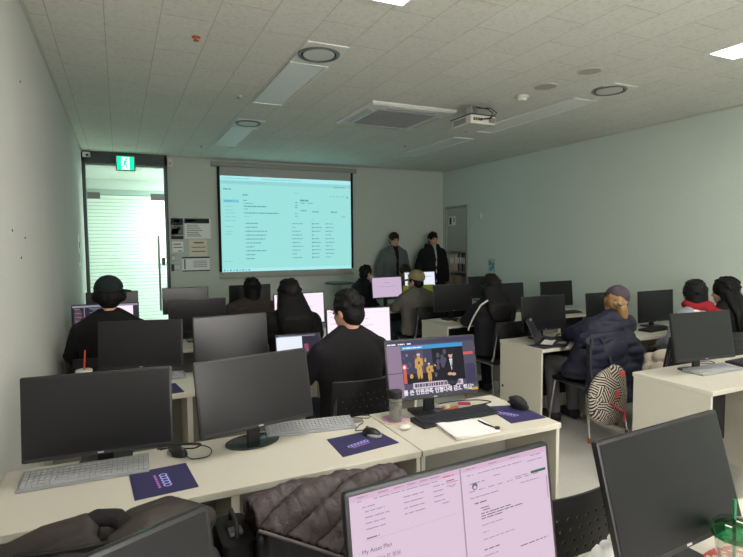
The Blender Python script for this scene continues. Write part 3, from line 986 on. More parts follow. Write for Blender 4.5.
def two_pages(R, p, so):
    R0 = R
    def R(u0, v0, u1, v1, m=0, lay=0):
        # the windows are taller than the part of the page with writing on it
        f = .5 if u0 < .505 else .73
        if v0 == 0 and v1 > .9:
            R0(u0, v0, u1, v1, m, lay)
        elif v0 == 0:
            R0(u0, v0, u1, .035, m, lay)
        else:
            h_ = (v1 - v0) * .55
            R0(u0, v0 * f, u1, v0 * f + h_, m, lay)
    # mats: 0 pink bar 1 grey text 2 dark text 3 red 4 green 5 pink page
    R(0, 0, .505, .055, 0); R(.515, 0, 1, .055, 0); R(.505, 0, .512, 1, 1, 1)
    for u in (.03, .12, .19, .25, .31, .36):
        words_line(R, u, .02, .05, .014, 1)
    words_line(R, .03, .075, .03, .012, 1); words_line(R, .10, .08, .30, .012, 1); words_line(R, .42, .05, .06, .014, 3)
    words_line(R, .05, .16, .06, .012, 1)
    for i in range(4):
        v = .22 + i * .075
        words_line(R, .06, v, (.09, .11, .09, .09)[i], .013, 1)
        words_line(R, .23, .17 + i * .075, .10, .013, 1)
        words_line(R, .37, .14 + i * .07, .06, .013, 1)
    words_line(R, .41, .45 - .05, .04, .014, 1)
    R(.435, .145, .50 - .005, .153, 3, 1)
    words_line(R, .435, .115, .05, .012, 2); words_line(R, .435, .185, .055, .01, 1); words_line(R, .45, .205, .04, .01, 1)
    words_line(R, .06, .56, .06, .013, 2)
    R(.05, .60, .48, .602, 1, 1)
    # right page
    for u in (.54, .66, .78):
        words_line(R, u, .02, .06, .014, 1)
    words_line(R, .54, .085, .04, .012, 1); words_line(R, .60, .085, .26, .012, 1); words_line(R, .90, .05, .07, .014, 1)
    words_line(R, .55, .17, .09, .014, 1); words_line(R, .68, .15, .05, .012, 1)
    for i in range(8):
        words_line(R, .545 + i * .052, .245, .04, .013, 1)
    words_line(R, .88, .10, .1, .012, 1)
    R(.895, .215, .985, .25, 4, 1); words_line(R, .80, .225, .08, .013, 1)
    words_line(R, .55, .31, .16, .013, 1); words_line(R, .83, .30, .12, .012, 1)
    words_line(R, .57, .37, .07, .014, 2)
    words_line(R, .60, .43, .05, .011, 2); words_line(R, .61, .455, .05, .011, 2); words_line(R, .60, .485, .17, .012, 2); words_line(R, .60, .51, .24, .012, 2); words_line(R, .60, .535, .12, .012, 2)
    words_line(R, .60, .60, .12, .011, 1); words_line(R, .60, .67, .04, .011, 1); words_line(R, .60, .74, .18, .011, 1)
    words_line(R, .60, .84, .09, .013, 2); words_line(R, .60, .90, .08, .012, 1); words_line(R, .80, .93, .17, .012, 2)
    R(.985, .30, .99, .62, 1, 1)
    # round cat-eared mark of the code site
    cx, cz, r = U0 + (U1 - U0) * .577, V1 - (V1 - V0) * .150, .0075
    flat(p, [(cx + r * cos(a), cz + r * sin(a)) for a in [2 * pi * i / 20 for i in range(20)]], -.0151, 2)
    flat(p, [(cx + r * .55 * cos(a), cz - .002 + r * .5 * sin(a)) for a in [2 * pi * i / 16 for i in range(16)]], -.0155, 5)
    text_mesh('page_heading', '· My Asset Plan', .0118, E_DARKT, so, (U0 + .012, -.0153, V1 - (V1 - V0) * .375))
    text_mesh('page_heading', '텍스트 정보', .0112, E_DARKT, so, (U0 + .05, -.0153, V1 - (V1 - V0) * .445))
monitor((.648, .931, .972, .058, .137, 1.009), 'large near monitor showing two pink-tinted web pages side by side', 'square', (E_PINK, two_pages, [E_PINK2, E_GREYT, E_DARKT, E_RED, E_GREEN, E_PINK]))
monitor((1.361, .945, .943, .060, .277, 1.002), 'large near black monitor behind the cup with the green lid')
monitor((-.103, .894, .966, .425, .158, .995), 'near black monitor at the bottom left in front of a dark coat')
monitor((-.090, 2.313, .964, -.083, .112, .984), 'switched-off black monitor nearest the left wall with a grey keyboard before it', base_dy=.15, neck_dy=.075)
monitor((.527, 2.324, .969, .185, .224, .982), 'switched-off dark monitor on a round smoked foot, middle of the front desks', 'round', base_dy=.05)
def news(R, p, so):
    # 0 navy 1 blue 2 gold 3 skin 4 black 5 mauve 6 slate 7 white 8 red 9 pinkpale
    R(0, 0, 1, 1, 6); R(0, 0, 1, .075, 0, 1)
    words_line(R, .01, .05, .10, .022, 7, 2); words_line(R, .13, .05, .08, .022, 7, 2); words_line(R, .23, .05, .05, .022, 7, 2)
    R(0, .09, .155, .56, 5, 1); R(0, .575, .165, 1, 5, 1)
    R(.16, .10, .865, .17, 1, 2); words_line(R, .18, .125, .22, .02, 7, 3)
    R(.16, .17, .865, .77, 4, 2); R(.16, .17, .5, .6, 0, 3)
    R(.32, .20, .40, .60, 6, 4)
    def E(u, v, ru, rv, m, lay):
        x_, z_ = U0 + (U1 - U0) * u, V1 - (V1 - V0) * v
        flat(p, [(x_ + (U1 - U0) * ru * cos(a), z_ + (V1 - V0) * rv * sin(a)) for a in [2 * pi * i / 16 for i in range(16)]], -.0142 - lay * .0004, m)
    for i in range(46):
        u, v = .175 + rs.random() * .36, .26 + rs.random() * .42
        E(u, v, .006 + .014 * rs.random(), .012 + .03 * rs.random(), rs.choice((5, 6, 6, 0, 2)), 4)
    for i in range(10):
        E(.54 + rs.random() * .12, .24 + rs.random() * .3, .02, .05, 6, 3)
    # fire crew in gold
    for u, v, k_ in ((.345, .25, 1.0), (.455, .43, .72)):
        E(u, v + .03 * k_, .017 * k_, .036 * k_, 2, 5)
        E(u, v + .15 * k_, .034 * k_, .10 * k_, 2, 5)
        E(u - .035 * k_, v + .16 * k_, .011 * k_, .075 * k_, 2, 5)
        E(u + .035 * k_, v + .15 * k_, .011 * k_, .075 * k_, 2, 5)
        E(u - .014 * k_, v + .33 * k_, .015 * k_, .12 * k_, 2, 5); E(u + .016 * k_, v + .33 * k_, .015 * k_, .12 * k_, 2, 5)
        E(u, v + .16 * k_, .012 * k_, .03 * k_, 6, 6); E(u, v + .012 * k_, .02 * k_, .018 * k_, 9, 6)
    R(.165, .52, .20, .76, 8, 4); E(.18, .47, .026, .06, 8, 5); E(.18, .47, .013, .03, 7, 6)
    # presenter in a dark suit
    E(.71, .62, .085, .26, 4, 5); R(.60, .74, .865, .765, 4, 6)
    E(.71, .315, .024, .06, 3, 7); E(.71, .275, .027, .038, 4, 8)
    flat(p, [(U0 + (U1 - U0) * .692, V1 - (V1 - V0) * .385), (U0 + (U1 - U0) * .728, V1 - (V1 - V0) * .385), (U0 + (U1 - U0) * .712, V1 - (V1 - V0) * .60)], -.0142 - 7 * .0004, 7)
    R(.708, .40, .716, .54, 6, 8)
    E(.685, .655, .026, .028, 3, 8); E(.73, .665, .026, .028, 3, 8)
    # caption strip
    R(.26, .76, .83, .865, 9, 4); words_line(R, .28, .78, .53, .06, 6, 5, .015, .035)
    R(.865, .28, .98, .33, 8, 1); R(.87, .5, .99, .85, 0, 1); R(.92, .935, 1.0, .985, 2, 3)
    text_mesh('caption_text', '를 쓴 인원관측 인형다래 감소 핵심”', .0305, E_WHT, so, (U0 + .078, -.0175, V1 - (V1 - V0) * .955), sx=.93, bold=.0008)
monitor((1.452, 2.343, .969, -.107, .216, .958), 'monitor playing a news video with a suited presenter', 'square', (E_SLATE, news, [E_NAVY, E_BLUE, E_GOLD, E_SKIN, E_BLK, E_MAUVE, E_SLATE, E_WHT, E_RED, E_PINK]))
monitor((.109, 3.740, .976, -.220, .146, .949), 'black monitor directly behind the front left one, in front of the man in a cap')
monitor((.686, 3.749, .972, .044, .10, .950), 'second-row monitor with a pale grey sheen, behind the one on the round foot')
def sheet_page(R, p, so):
    words_line(R, .03, .04, .4, .03, 0); R(0, .1, 1, .105, 0, 1)
    for i in range(9):
        words_line(R, .05 + .3 * (i % 2), .18 + i * .085, .3 + .3 * rs.random(), .02, 0)
monitor((1.655, 3.734, .963, -.10, .093, .966), 'monitor showing a bright white page in front of the man in a black sweater', 'square', (E_WHITE, sheet_page, [E_LILAC]))
def code_page(R, p, so):
    # 0 code text 1 red 2 white page
    R(0, 0, 1, .06, 0)
    for i in range(22):
        v = .09 + i * .04
        words_line(R, .03, v, .08 + .04 * rs.random(), .018, 1 if i % 3 else 0)
        words_line(R, .16, v, .03, .018, 1)
        words_line(R, .25 + .03 * (i % 3), v, .12 + .2 * rs.random(), .018, 0)
    R(.17, .06, .18, 1, 0, 1); R(.60, .06, .92, .97, 2, 2)
monitor((-.121, 5.129, .956, -.017, .081, .973), 'monitor full of dark code in front of the man in a cap', 'square', (E_CODE, code_page, [E_CODET, E_CODER, E_WHITE]))
monitor((.640, 5.139, .960, .039, -.01, .957), 'wide black monitor between the man in a cap and the brown-jacketed woman')
monitor((1.616, 5.117, .962, .071, .079, .998), 'monitor with a bright pinkish page beside the long-haired woman in black', 'square', (E_WHITE, sheet_page, [E_LILAC]))
monitor((-.085, 6.538, .949, .008, .083, .968), 'far grey monitor behind the head of the man in a cap')
monitor((.686, 6.547, .964, .0, .077, .951), 'far grey monitor beside the bottom of the door handle')
monitor((1.439, 6.549, .965, .033, .0, .952), 'far black monitor in front of the woman in a brown jacket')
monitor((3.574, 2.289, .968, -.109, .177, 1.004), 'black monitor at right front with a flat grey keyboard before it')
monitor((3.513, 3.728, .963, .019, .121, .977), 'black monitor behind the open laptop beside the aisle')
monitor((4.317, 3.714, .955, -.037, .081, .999), 'black monitor just beyond the head with golden hair')
monitor((5.039, 3.729, .938, .018, .044, .999), 'black monitor between the golden-haired woman and the two dark-haired women')
monitor((3.470, 5.144, .978, -.022, .083, .966), 'black monitor beside the man in the khaki cap on the aisle-end desk')
monitor((4.243, 5.133, .954, .035, .084, .997), 'black monitor just right of the woman with the white sleeve stripe')
monitor((5.054, 5.137, .949, .013, .089, .989), 'lone black monitor against the bare right wall')
def lilac_page(R, p, so):
    words_line(R, .4, .25, .2, .03, 0); words_line(R, .15, .45, .65, .02, 0)
monitor((3.346, 6.578, .999, .090, .107, .908), 'small far monitor showing a pale lilac page beside the masked man', 'square', (E_LILAC, lilac_page, [E_GREYT]))
monitor((4.973, 6.546, .938, -.038, .085, 1.006), 'far black monitor below the grey wall cabinet')

# ================================================================== KEYBOARDS, MICE, PADS
def keyboard(x, y, yaw, w_, d_, label, dark=False, z=T, slope=.0):
    t = empty('keyboard', (x, y, z), yaw); tag(t, label, 'keyboard', 'desktop keyboards')
    b_ = MB()
    h0, h1 = .010, .024
    vs = [(-w_ / 2, -d_ / 2, 0), (w_ / 2, -d_ / 2, 0), (w_ / 2, d_ / 2, 0), (-w_ / 2, d_ / 2, 0), (-w_ / 2, -d_ / 2, h0), (w_ / 2, -d_ / 2, h0), (w_ / 2, d_ / 2, h1), (-w_ / 2, d_ / 2, h1)]
    b_.add(vs, [(0, 3, 2, 1), (4, 5, 6, 7), (0, 1, 5, 4), (1, 2, 6, 5), (2, 3, 7, 6), (3, 0, 4, 7)])
    b_.build('case', M_DARKKB if dark else M_GREYKB, t, bevel=.003)
    k_ = MB()
    rows_, p = 6, .019
    kd = (d_ - .03) / 6
    for r in range(rows_):
        y0 = -d_ / 2 + .012 + r * kd
        zt = h0 + (h1 - h0) * (y0 + kd / 2 + d_ / 2) / d_
        x0 = -w_ / 2 + .012
        while x0 < w_ / 2 - .02:
            kw = p * (5 if (r == 0 and -w_ * .28 < x0 < -w_ * .26) else 1)
            if True:
                k_.box(x0, x0 + kw - .003, y0, y0 + kd - .003, zt - .003, zt + .007)
            x0 += kw
    k_.build('key_field', M_DARKKEY if dark else M_GREYKEY, t)
    return t
keyboard(-.145, 2.318, -.035, .45, .155, 'long grey keyboard in front of the leftmost monitor')
keyboard(.812, 2.425, -.145, .43, .145, 'grey keyboard slanted beside the round monitor foot')
keyboard(1.528, 2.238, .055, .47, .125, 'black keyboard behind the white papers', True)
keyboard(3.675, 2.265, -.03, .43, .15, 'flat grey keyboard on the right front desk')
keyboard(4.13, 2.30, .05, .36, .13, 'dark keyboard at the right edge of the picture', True)
keyboard(.16, 3.80, .0, .44, .14, 'grey keyboard behind the front-left monitor on the second row')
keyboard(4.86, 3.58, .1, .40, .13, 'dark keyboard between the golden-haired woman and the grey puffer', True)
keyboard(3.62, 5.02, .0, .40, .13, 'dark keyboard on the aisle-end desk behind loose papers', True)
keyboard(5.05, 4.95, .0, .40, .13, 'dark keyboard under the lone monitor by the right wall', True)
keyboard(3.62, 3.62, .02, .36, .12, 'black keyboard behind the open laptop', True)

def smooth_line(pts, n=6):
    P = [Vector(p) for p in pts]; out = []
    for i in range(len(P) - 1):
        p0, p1, p2, p3 = P[max(0, i - 1)], P[i], P[i + 1], P[min(len(P) - 1, i + 2)]
        for k in range(n):
            q = k / n
            out.append(.5 * ((2 * p1) + (p2 - p0) * q + (2 * p0 - 5 * p1 + 4 * p2 - p3) * q * q + (3 * p1 - p0 - 3 * p2 + p3) * q ** 3))
    out.append(P[-1])
    return out
def mouse(x, y, yaw, label, dark=False, cable=None, z=T):
    t = empty('computer_mouse', (x, y, z), yaw); tag(t, label, 'mouse', 'computer mice')
    b_ = MB(); b_.ell((0, 0, .008), (.031, .056, .028)); 
    b_.v = [(v[0], v[1], max(0.0, v[2])) for v in b_.v]
    b_.build('shell', M_BLACK, t, smooth=60)
    if not dark:
        s_ = MB(); s_.ell((0, -.012, .0075), (.0325, .046, .018)); s_.v = [(v[0], v[1], max(0.001, v[2])) for v in s_.v]
        s_.build('side_trim', M_SILVER, t, smooth=60)
    w_ = MB(); w_.lathe([(.009, -.003), (.009, .003)], 16, M=Matrix.Translation((0, .028, .030)) @ Matrix.Rotation(pi / 2, 4, 'Y'))
    w_.build('wheel', M_INK, t, smooth=40)
    if cable:
        c_ = MB(); c_.tube(smooth_line(cable), .0022, 6); c_.build('cable', M_CABLE, t, smooth=60)
    return t
mouse(.196, 2.372, radians(-150), 'black and silver corded mouse at the left front desk', cable=[(0, .055, .012), (.0, .10, .004), (-.06, .13, .004), (-.12, .06, .004), (-.10, -.04, .004), (.0, -.14, .004)])
mouse(1.033, 2.196, .35, 'black and silver mouse on the middle navy pad', z=T + .004, cable=[(0, .055, .012), (-.01, .10, .002), (.05, .14, .0), (.10, .16, .0), (.13, .20, .0)])
# upright mouse
t = empty('computer_mouse', (1.905, 2.20, T + .004), radians(12)); tag(t, 'black upright ergonomic mouse on the right navy pad', 'mouse')
b_ = MB(); b_.ell((0, 0, .03), (.032, .056, .045), R=Matrix.Rotation(radians(-18), 3, 'Y')); b_.ell((.014, 0, .012), (.036, .054, .022)); b_.ell((-.012, .01, .052), (.018, .044, .016))
b_.v = [(v[0], v[1], max(0, v[2])) for v in b_.v]
blob(b_, 'shell', M_BLACKM, t, .004, 3)
b_ = MB(); b_.box(-.036, -.03, .01, .045, .03, .042); b_.build('thumb_button', M_BLACK, t, bevel=.002)

def pad(pts, label, logo):
    cx = sum(p[0] for p in pts) / 4; cy = sum(p[1] for p in pts) / 4
    t = empty('mouse_pad', (cx, cy, T)); tag(t, label, 'mouse pad', 'navy mouse pads')
    b_ = MB(); prism(b_, [(p[0] - cx, p[1] - cy) for p in pts], 0, .004); b_.build('mat', M_PAD, t, bevel=.0015)
    l_ = MB()
    (a, b2, rz, n, r) = logo
    for i in range(n):
        # a row of linked rings
        k = (i - (n - 1) / 2) * r * 1.55
        ox, oy = a - cx + k * cos(rz), b2 - cy + k * sin(rz)
        N_ = 18
        vs = []; fs = []
        for j in range(N_):
            q = 2 * pi * j / N_
            for rr in (r, r * .62):
                vs.append((ox + rr * cos(q), oy + rr * sin(q), .0045 + .0001 * i))
        for j in range(N_):
            j2 = (j + 1) % N_
            fs.append((2 * j, 2 * j2, 2 * j2 + 1, 2 * j + 1))
        l_.add(vs, fs, 0)
    # fine second line of print under the rings
    for i in range(7):
        k = (i - 3) * r * 1.2
        ox, oy = a - cx + k * cos(rz) + r * 1.9 * sin(rz), b2 - cy + k * sin(rz) - r * 1.9 * cos(rz)
        d1 = Vector((cos(rz), sin(rz), 0)) * r * .42; d2 = Vector((-sin(rz), cos(rz), 0)) * r * .28
        o_ = Vector((ox, oy, .0045))
        l_.quad(tuple(o_ - d1 - d2), tuple(o_ + d1 - d2), tuple(o_ + d1 + d2), tuple(o_ - d1 + d2), 1)
    l_.build('printed_logo', [M_PADLOGO, M_PADLOGO2], t)
    return t
pad([(.003, 2.248), (.018, 2.001), (.236, 2.014), (.217, 2.259)][::1], 'navy mouse pad with an upright row of printed rings at the left desk', (.128, 2.125, radians(-84), 5, .0155))
pad([(.829, 2.245), (.819, 2.027), (1.107, 2.065), (1.082, 2.264)], 'navy mouse pad under the corded silver mouse on the middle desk', (.935, 2.13, radians(18), 6, .012))
pad([(1.724, 2.04), (1.94, 2.03), (1.955, 2.255), (1.775, 2.314)], 'navy mouse pad under the upright black mouse', (1.80, 2.16, radians(-60), 6, .012))
pad([(.14, 3.37), (.33, 3.38), (.30, 3.62), (.12, 3.61)], 'navy mouse pad half hidden behind the front-left monitor', (.22, 3.5, .2, 5, .012))
# grommet on the middle desk
o = MB().lathe([(.03, 0), (.03, .004), (.022, .006)], 24).build('cable_grommet', mat('grommet', (130, 128, 120), rough=.5), None, (1.055, 2.425, T), smooth=40)
tag(o, 'round grey cable grommet at the back of the middle desk', 'grommet')

# ================================================================== THINGS ON THE NEWS-VIDEO DESK
t = empty('water_bottle', (1.222, 2.315, T + .009)); tag(t, 'clear water bottle with a black cap on the pink coaster', 'bottle')
M_CLEAR = glass('clear_plastic', (236, 236, 232), .05, milk=.2, refl=1.2)
MB().lathe([(.0, .0), (.03, .0), (.033, .006), (.033, .115), (.031, .122)], 28, caps=False).build('body', M_CLEAR, t, smooth=50)
MB().lathe([(.0295, .004), (.0295, .075)], 24).build('water', glass('bottle_liquid', (176, 174, 168), .03, milk=.1), t, smooth=40)
MB().lathe([(.034, .118), (.034, .152), (.03, .156)], 24).build('cap', M_BLACK, t, smooth=40)
t = empty('coaster', (1.235, 2.35, T)); tag(t, 'pink and cream round coaster under the water bottle', 'coaster')
MB().lathe([(.078, 0), (.078, .004)], 28).build('rim', mat('coaster_cream', (212, 192, 160), rough=.6), t)
MB().lathe([(.066, .004), (.066, .0085)], 28).build('pad', mat('coaster_pink', (196, 160, 196), rough=.6), t)
t = empty('earbud_case', (1.215, 2.205, T)); tag(t, 'small white earbud case beside the black keyboard', 'earbud case')
b_ = MB(); b_.ell((0, 0, .012), (.03, .024, .012)); b_.build('case', M_WHITE, t, smooth=60)
MB().tube([(-.029, -.003, .0125), (0, -.0245, .0125), (.029, -.003, .0125)], .0006, 6).build('seam', M_INK, t)
# papers
def paper_stack(pts, z0, label, n, name='paper_sheet'):
    for i in range(n):
        o_ = Vector((rs.uniform(-.004, .004), rs.uniform(-.004, .004), 0))
        b_ = MB()
        N_ = 8
        P = [Vector((p[0], p[1], 0)) for p in pts]
        vs = []
        for a in range(N_ + 1):
            for b2 in range(N_ + 1):
                u, v = a / N_, b2 / N_
                q = (P[0] * (1 - u) + P[1] * u) * (1 - v) + (P[3] * (1 - u) + P[2] * u) * v
                c = .010 * (1 - u) ** 3 * (1 if i == n - 1 else .35)
                vs.append((q.x + o_.x, q.y + o_.y, z0 + .0012 * i + c))
        fs = [(a * (N_ + 1) + b2, (a + 1) * (N_ + 1) + b2, (a + 1) * (N_ + 1) + b2 + 1, a * (N_ + 1) + b2 + 1) for a in range(N_) for b2 in range(N_)]
        b_.add(vs, fs)
        s_ = b_.build(name, M_PAPER, None, smooth=180)
        md = s_.modifiers.new('s', 'SOLIDIFY'); md.thickness = .0008
        tag(s_, label[i], 'paper')
t = empty('clipboard', (1.49, 2.075, T)); tag(t, 'pale clipboard under the white papers by the black keyboard', 'clipboard')
b_ = MB(); prism(b_, [(-.15, -.115), (.155, -.108), (.15, .10), (-.12, .155)], 0, .004); b_.build('board', mat('board_pale', (206, 200, 178), rough=.5), t)
b_ = MB(); b_.tube([(.115, -.06, .006), (.10, 0, .010), (.105, .06, .006)], .005, 8); b_.build('clip', M_BLACK, t, smooth=60)
MB().lathe([(.012, .004), (.012, .016)], 14, M=Matrix.Translation((.115, -.075, 0))).build('clip_knob', M_BLACK, t, smooth=40)
paper_stack([(1.345, 1.965), (1.60, 1.972), (1.625, 2.165), (1.372, 2.225)], T + .005, ['lower white sheet clipped by the black keyboard', 'top white sheet beside the black keyboard'], 2)
# small clutter behind the black keyboard
t = empty('glue_bottle', (1.475, 2.44, T)); tag(t, 'small white bottle with a blue cap behind the keyboard', 'bottle')
MB().lathe([(.016, 0), (.017, .004), (.017, .04), (.012, .048)], 18).build('body', M_WHITE, t, smooth=40)
MB().lathe([(.0165, .046), (.0165, .066), (.012, .07)], 18).build('cap', mat('cap_blue', (66, 104, 160), rough=.45), t, smooth=40)
o = MB().box(-.02, .02, -.045, .045, 0, .012).build('sticky_pad', mat('sticky_lilac', (188, 150, 206), rough=.7), None, (1.478, 2.375, T), (0, 0, .5), bevel=.001); tag(o, 'lilac sticky-note pad behind the black keyboard', 'sticky notes')
t = empty('tape_cutter', (1.575, 2.36, T), .15); tag(t, 'orange tape cutter behind the black keyboard', 'tape cutter')
MB().box(-.055, .055, -.012, .012, 0, .014).build('body', mat('orange_plastic', (222, 120, 44), rough=.4), t, bevel=.004)
MB().lathe([(.016, -.008), (.016, .008)], 18, M=Matrix.Translation((-.02, 0, .018)) @ Matrix.Rotation(pi / 2, 4, 'X')).build('roll', M_WHITE, t, smooth=40)
o = MB().box(-.034, .034, -.012, .012, 0, .013).build('eraser', mat('magenta_plastic', (196, 62, 104), rough=.5), None, (1.70, 2.405, T), (0, 0, -.45), bevel=.003); tag(o, 'magenta eraser near the back of the news-video desk', 'eraser')
t = empty('crumpled_tissue', (1.535, 2.40, T)); tag(t, 'crumpled cream tissue beside the orange tape cutter', 'tissue')
b_ = MB()
for i in range(7):
    b_.ell((rs.uniform(-.02, .02), rs.uniform(-.014, .014), .012 + rs.uniform(-.004, .008)), (.014, .011, .011), nu=10, nv=6)
b_.v = [(v[0], v[1], max(0, v[2])) for v in b_.v]
blob(b_, 'sheet', mat('tissue', (222, 212, 192), rough=.9), t, .004, 1)
def cable(pts, label, m=M_CABLE, r=.003, name='power_cable'):
    out = smooth_line(pts)
    b_ = MB(); b_.tube(out, r, 8)
    o = b_.build(name, m, None, smooth=60); tag(o, label, 'cable')
z_ = T + .003
cable([(1.52, 2.46, z_), (1.66, 2.475, z_), (1.80, 2.44, z_), (1.86, 2.375, z_), (1.80, 2.36, z_), (1.72, 2.36, z_)], 'black cable looping at the back of the news-video desk')
cable([(.98, 2.485, z_), (1.05, 2.475, z_), (1.12, 2.43, z_), (1.145, 2.46, z_), (1.10, 2.483, z_)], 'grey cable at the back edge of the middle desk', M_CABLEG)
cable([(.12, 2.47, z_), (.17, 2.46, z_), (.22, 2.43, z_), (.27, 2.41, z_), (.30, 2.45, z_), (.24, 2.48, z_), (.13, 2.455, z_)], 'black cable coiled by the left front mouse')
cable([(3.70, 2.42, z_), (3.80, 2.44, z_), (3.90, 2.40, z_), (3.93, 2.46, z_), (3.80, 2.47, z_)], 'black cable behind the right front monitor foot')

# ================================================================== LAPTOPS
def laptop(x, y, yaw, open_deg, label, scr, sticker=None, kbm=None, z=T):
    t = empty('laptop', (x, y, z), yaw); tag(t, label, 'laptop')
    w_, d_ = .34, .235
    b_ = MB(); prism(b_, rrect(w_, d_, .012), 0, .016); b_.build('base', mat('laptop_dark', (40, 38, 46), rough=.35), t, smooth=40)
    k_ = MB()
    for r in range(5):
        for c in range(14):
            k_.box(-w_ / 2 + .02 + c * .0215, -w_ / 2 + .0385 + c * .0215, -.005 + r * .019, .011 + r * .019, .016, .018)
    k_.build('key_field', kbm or M_DARKKEY, t)
    MB().box(-.05, .05, -.1, -.035, .016, .0165).build('touchpad', M_GREYKB, t)
    lid = empty('lid', (0, d_ / 2, .014)); lid.parent = t; lid.rotation_euler = (radians(-(open_deg - 90)), 0, 0)
    b_ = MB(); b_.box(-w_ / 2, w_ / 2, -.0, .007, 0, .225); b_.build('shell', mat('laptop_dark', (40, 38, 46)), lid, bevel=.002)
    b_ = MB(); b_.box(-w_ / 2 + .007, w_ / 2 - .007, -.001, 0, .012, .217); b_.build('screen', scr[0], lid)
    if len(scr) > 1:
        p = MB()
        scr[1](lambda u0, v0, u1, v1, m=0, lay=0: pr(p, u0, v0, u1, v1, m, lay, -w_ / 2 + .007, w_ / 2 - .007, .012, .217, -.0014, .0003))
        p.build('screen_picture', scr[2], lid)
    if sticker:
        MB().box(-.03, .03, -.0016, -.001, .196, .212).build('sticker', M_WHITE, lid)
    return t
laptop(3.43, 3.51, radians(38), 114, 'open dark laptop with a small white sticker on the aisle-side desk', (mat('laptop_screen_off', (34, 30, 40), rough=.3),), True, M_WHITE)  # white keys paint in the light reflected off the keyboard
def lap_page(R):
    R(0, .06, .58, .92, 0); R(.58, 0, 1, 1, 1); words_line(R, .05, .02, .85, .04, 2); R(.62, .34, .72, .62, 3, 1)
laptop(1.16, 3.60, radians(-6), 106, 'laptop with a half-white screen beside the man in a black sweater', (E_NAVY, lap_page, [E_BWHITE, mat('lap_dark', (60, 54, 74), emit=S * .8), E_CODET, mat('lap_red', (150, 80, 110), emit=S)]), None, None)
# sheet of paper under the aisle laptop
o = MB().box(-.13, .13, -.1, .1, 0, .003).build('notebook', mat('navy_cover', (44, 46, 60), rough=.6), None, (3.30, 3.47, T), (0, 0, .1), bevel=.001); tag(o, 'dark thin notebook half under the open aisle laptop', 'notebook')
o = MB().box(-.1, .1, -.14, .14, 0, .0015).build('paper_sheet', M_PAPER, None, (3.36, 5.18, T), (0, 0, .2)); tag(o, 'loose white sheet on the aisle-end desk behind the khaki cap', 'paper')
o = MB().box(-.07, .07, -.1, .1, 0, .0015).build('paper_sheet', M_PAPER, None, (3.80, 3.47, T), (0, 0, -.2)); tag(o, 'white sheet beside the navy puffer sleeve', 'paper')
t = empty('paper_cup', (3.62, 3.86, T)); tag(t, 'small white cup under the monitor behind the open laptop', 'cup')
MB().lathe([(.022, 0), (.03, .07)], 20).build('body', M_WHITE, t, smooth=40)
MB().lathe([(.031, .068), (.031, .073)], 20).build('rim', M_WHITE, t, smooth=40)

# iced drink with a red straw on the second row
t = empty('drink_cup', (-.215, 3.57, T)); tag(t, 'white takeaway cup with a red straw peeking over the leftmost monitor', 'cup')
MB().lathe([(.030, 0), (.043, .145)], 28).build('body', mat('cup_milky', (196, 190, 176), rough=.4), t, smooth=40)
MB().lathe([(.046, .145), (.046, .155), (.042, .16)], 28).build('lid', mat('cup_lid', (204, 200, 188), rough=.3), t, smooth=40)
MB().tube([(.0, 0, .14), (.01, 0, .275)], .0045, 10).build('straw', mat('red_straw', (206, 74, 58), rough=.4), t, smooth=40)

# ================================================================== CHAIRS
def chair_meshes():
    b_ = MB()
    # perforated backrest: a grid with missing cells, gently curved
    W_, Z0, Z1 = .44, .585, .855
    nx, nz = 88, 54
    def P(i, j):
        x = -W_ / 2 + W_ * i / nx
        z = Z0 + (Z1 - Z0) * j / nz
        y = -.215 - .035 * (1 - (2 * x / W_) ** 2) - .05 * (z - Z0) / (Z1 - Z0)
        return (x, y, z)
    vs = [P(i, j) for j in range(nz + 1) for i in range(nx + 1)]
    fs = []
    for j in range(nz):
        for i in range(nx):
            hole = False
            if 14 <= j < 44 and 12 <= i < 76:
                if (j - 14) % 8 in (0, 1) and (i - 12 + 4 * (((j - 14) // 8) % 2)) % 8 in (0, 1):
                    hole = True
            if (i in (0, nx - 1)) and (j in (0, nz - 1)):
                hole = True
            if not hole:
                fs.append((j * (nx + 1) + i, j * (nx + 1) + i + 1, (j + 1) * (nx + 1) + i + 1, (j + 1) * (nx + 1) + i))
    b_.add(vs, fs)
    me = b_.mesh('backrest', M_CHAIR, smooth=180)
    s_ = MB(); prism(s_, rrect(.44, .42, .05), .43, .455); sm = s_.mesh('seat', M_CHAIR, bevel=.008, smooth=40)
    return me, sm
CH_BACK, CH_SEAT = chair_meshes()
def leg_mesh(sx, front):
    b_ = MB()
    if front:
        b_.tube([(sx * .19, .17, .43), (sx * .205, .20, .2), (sx * .215, .215, .012)], .011, 10)
    else:
        b_.tube([(sx * .19, -.17, .43), (sx * .205, -.21, .2), (sx * .215, -.235, .012)], .011, 10)
    return b_.mesh('leg', M_CHROME, smooth=60)
CH_LEGS = [leg_mesh(sx, fr) for sx in (-1, 1) for fr in (True, False)]
CH_CAPS = [MB().lathe([(.015, 0), (.015, .035), (.012, .04)], 12).mesh('foot_cap', M_FOOT, smooth=40)]
CH_UP = []
for sx in (-1, 1):
    b_ = MB(); b_.tube([(sx * .19, -.15, .42), (sx * .20, -.205, .50), (sx * .195, -.232, .66), (sx * .19, -.25, .80)], .011, 10)
    CH_UP.append(b_.mesh('back_post', M_CHROME, smooth=60))
b_ = MB(); b_.tube([(-.19, .17, .425), (.19, .17, .425)], .010, 8); b_.tube([(-.19, -.17, .425), (.19, -.17, .425)], .010, 8)
b_.tube([(-.19, -.17, .425), (-.19, .17, .425)], .010, 8); b_.tube([(.19, -.17, .425), (.19, .17, .425)], .010, 8)
CH_FRAME = b_.mesh('seat_frame', M_CHROME, smooth=60)
_first = []
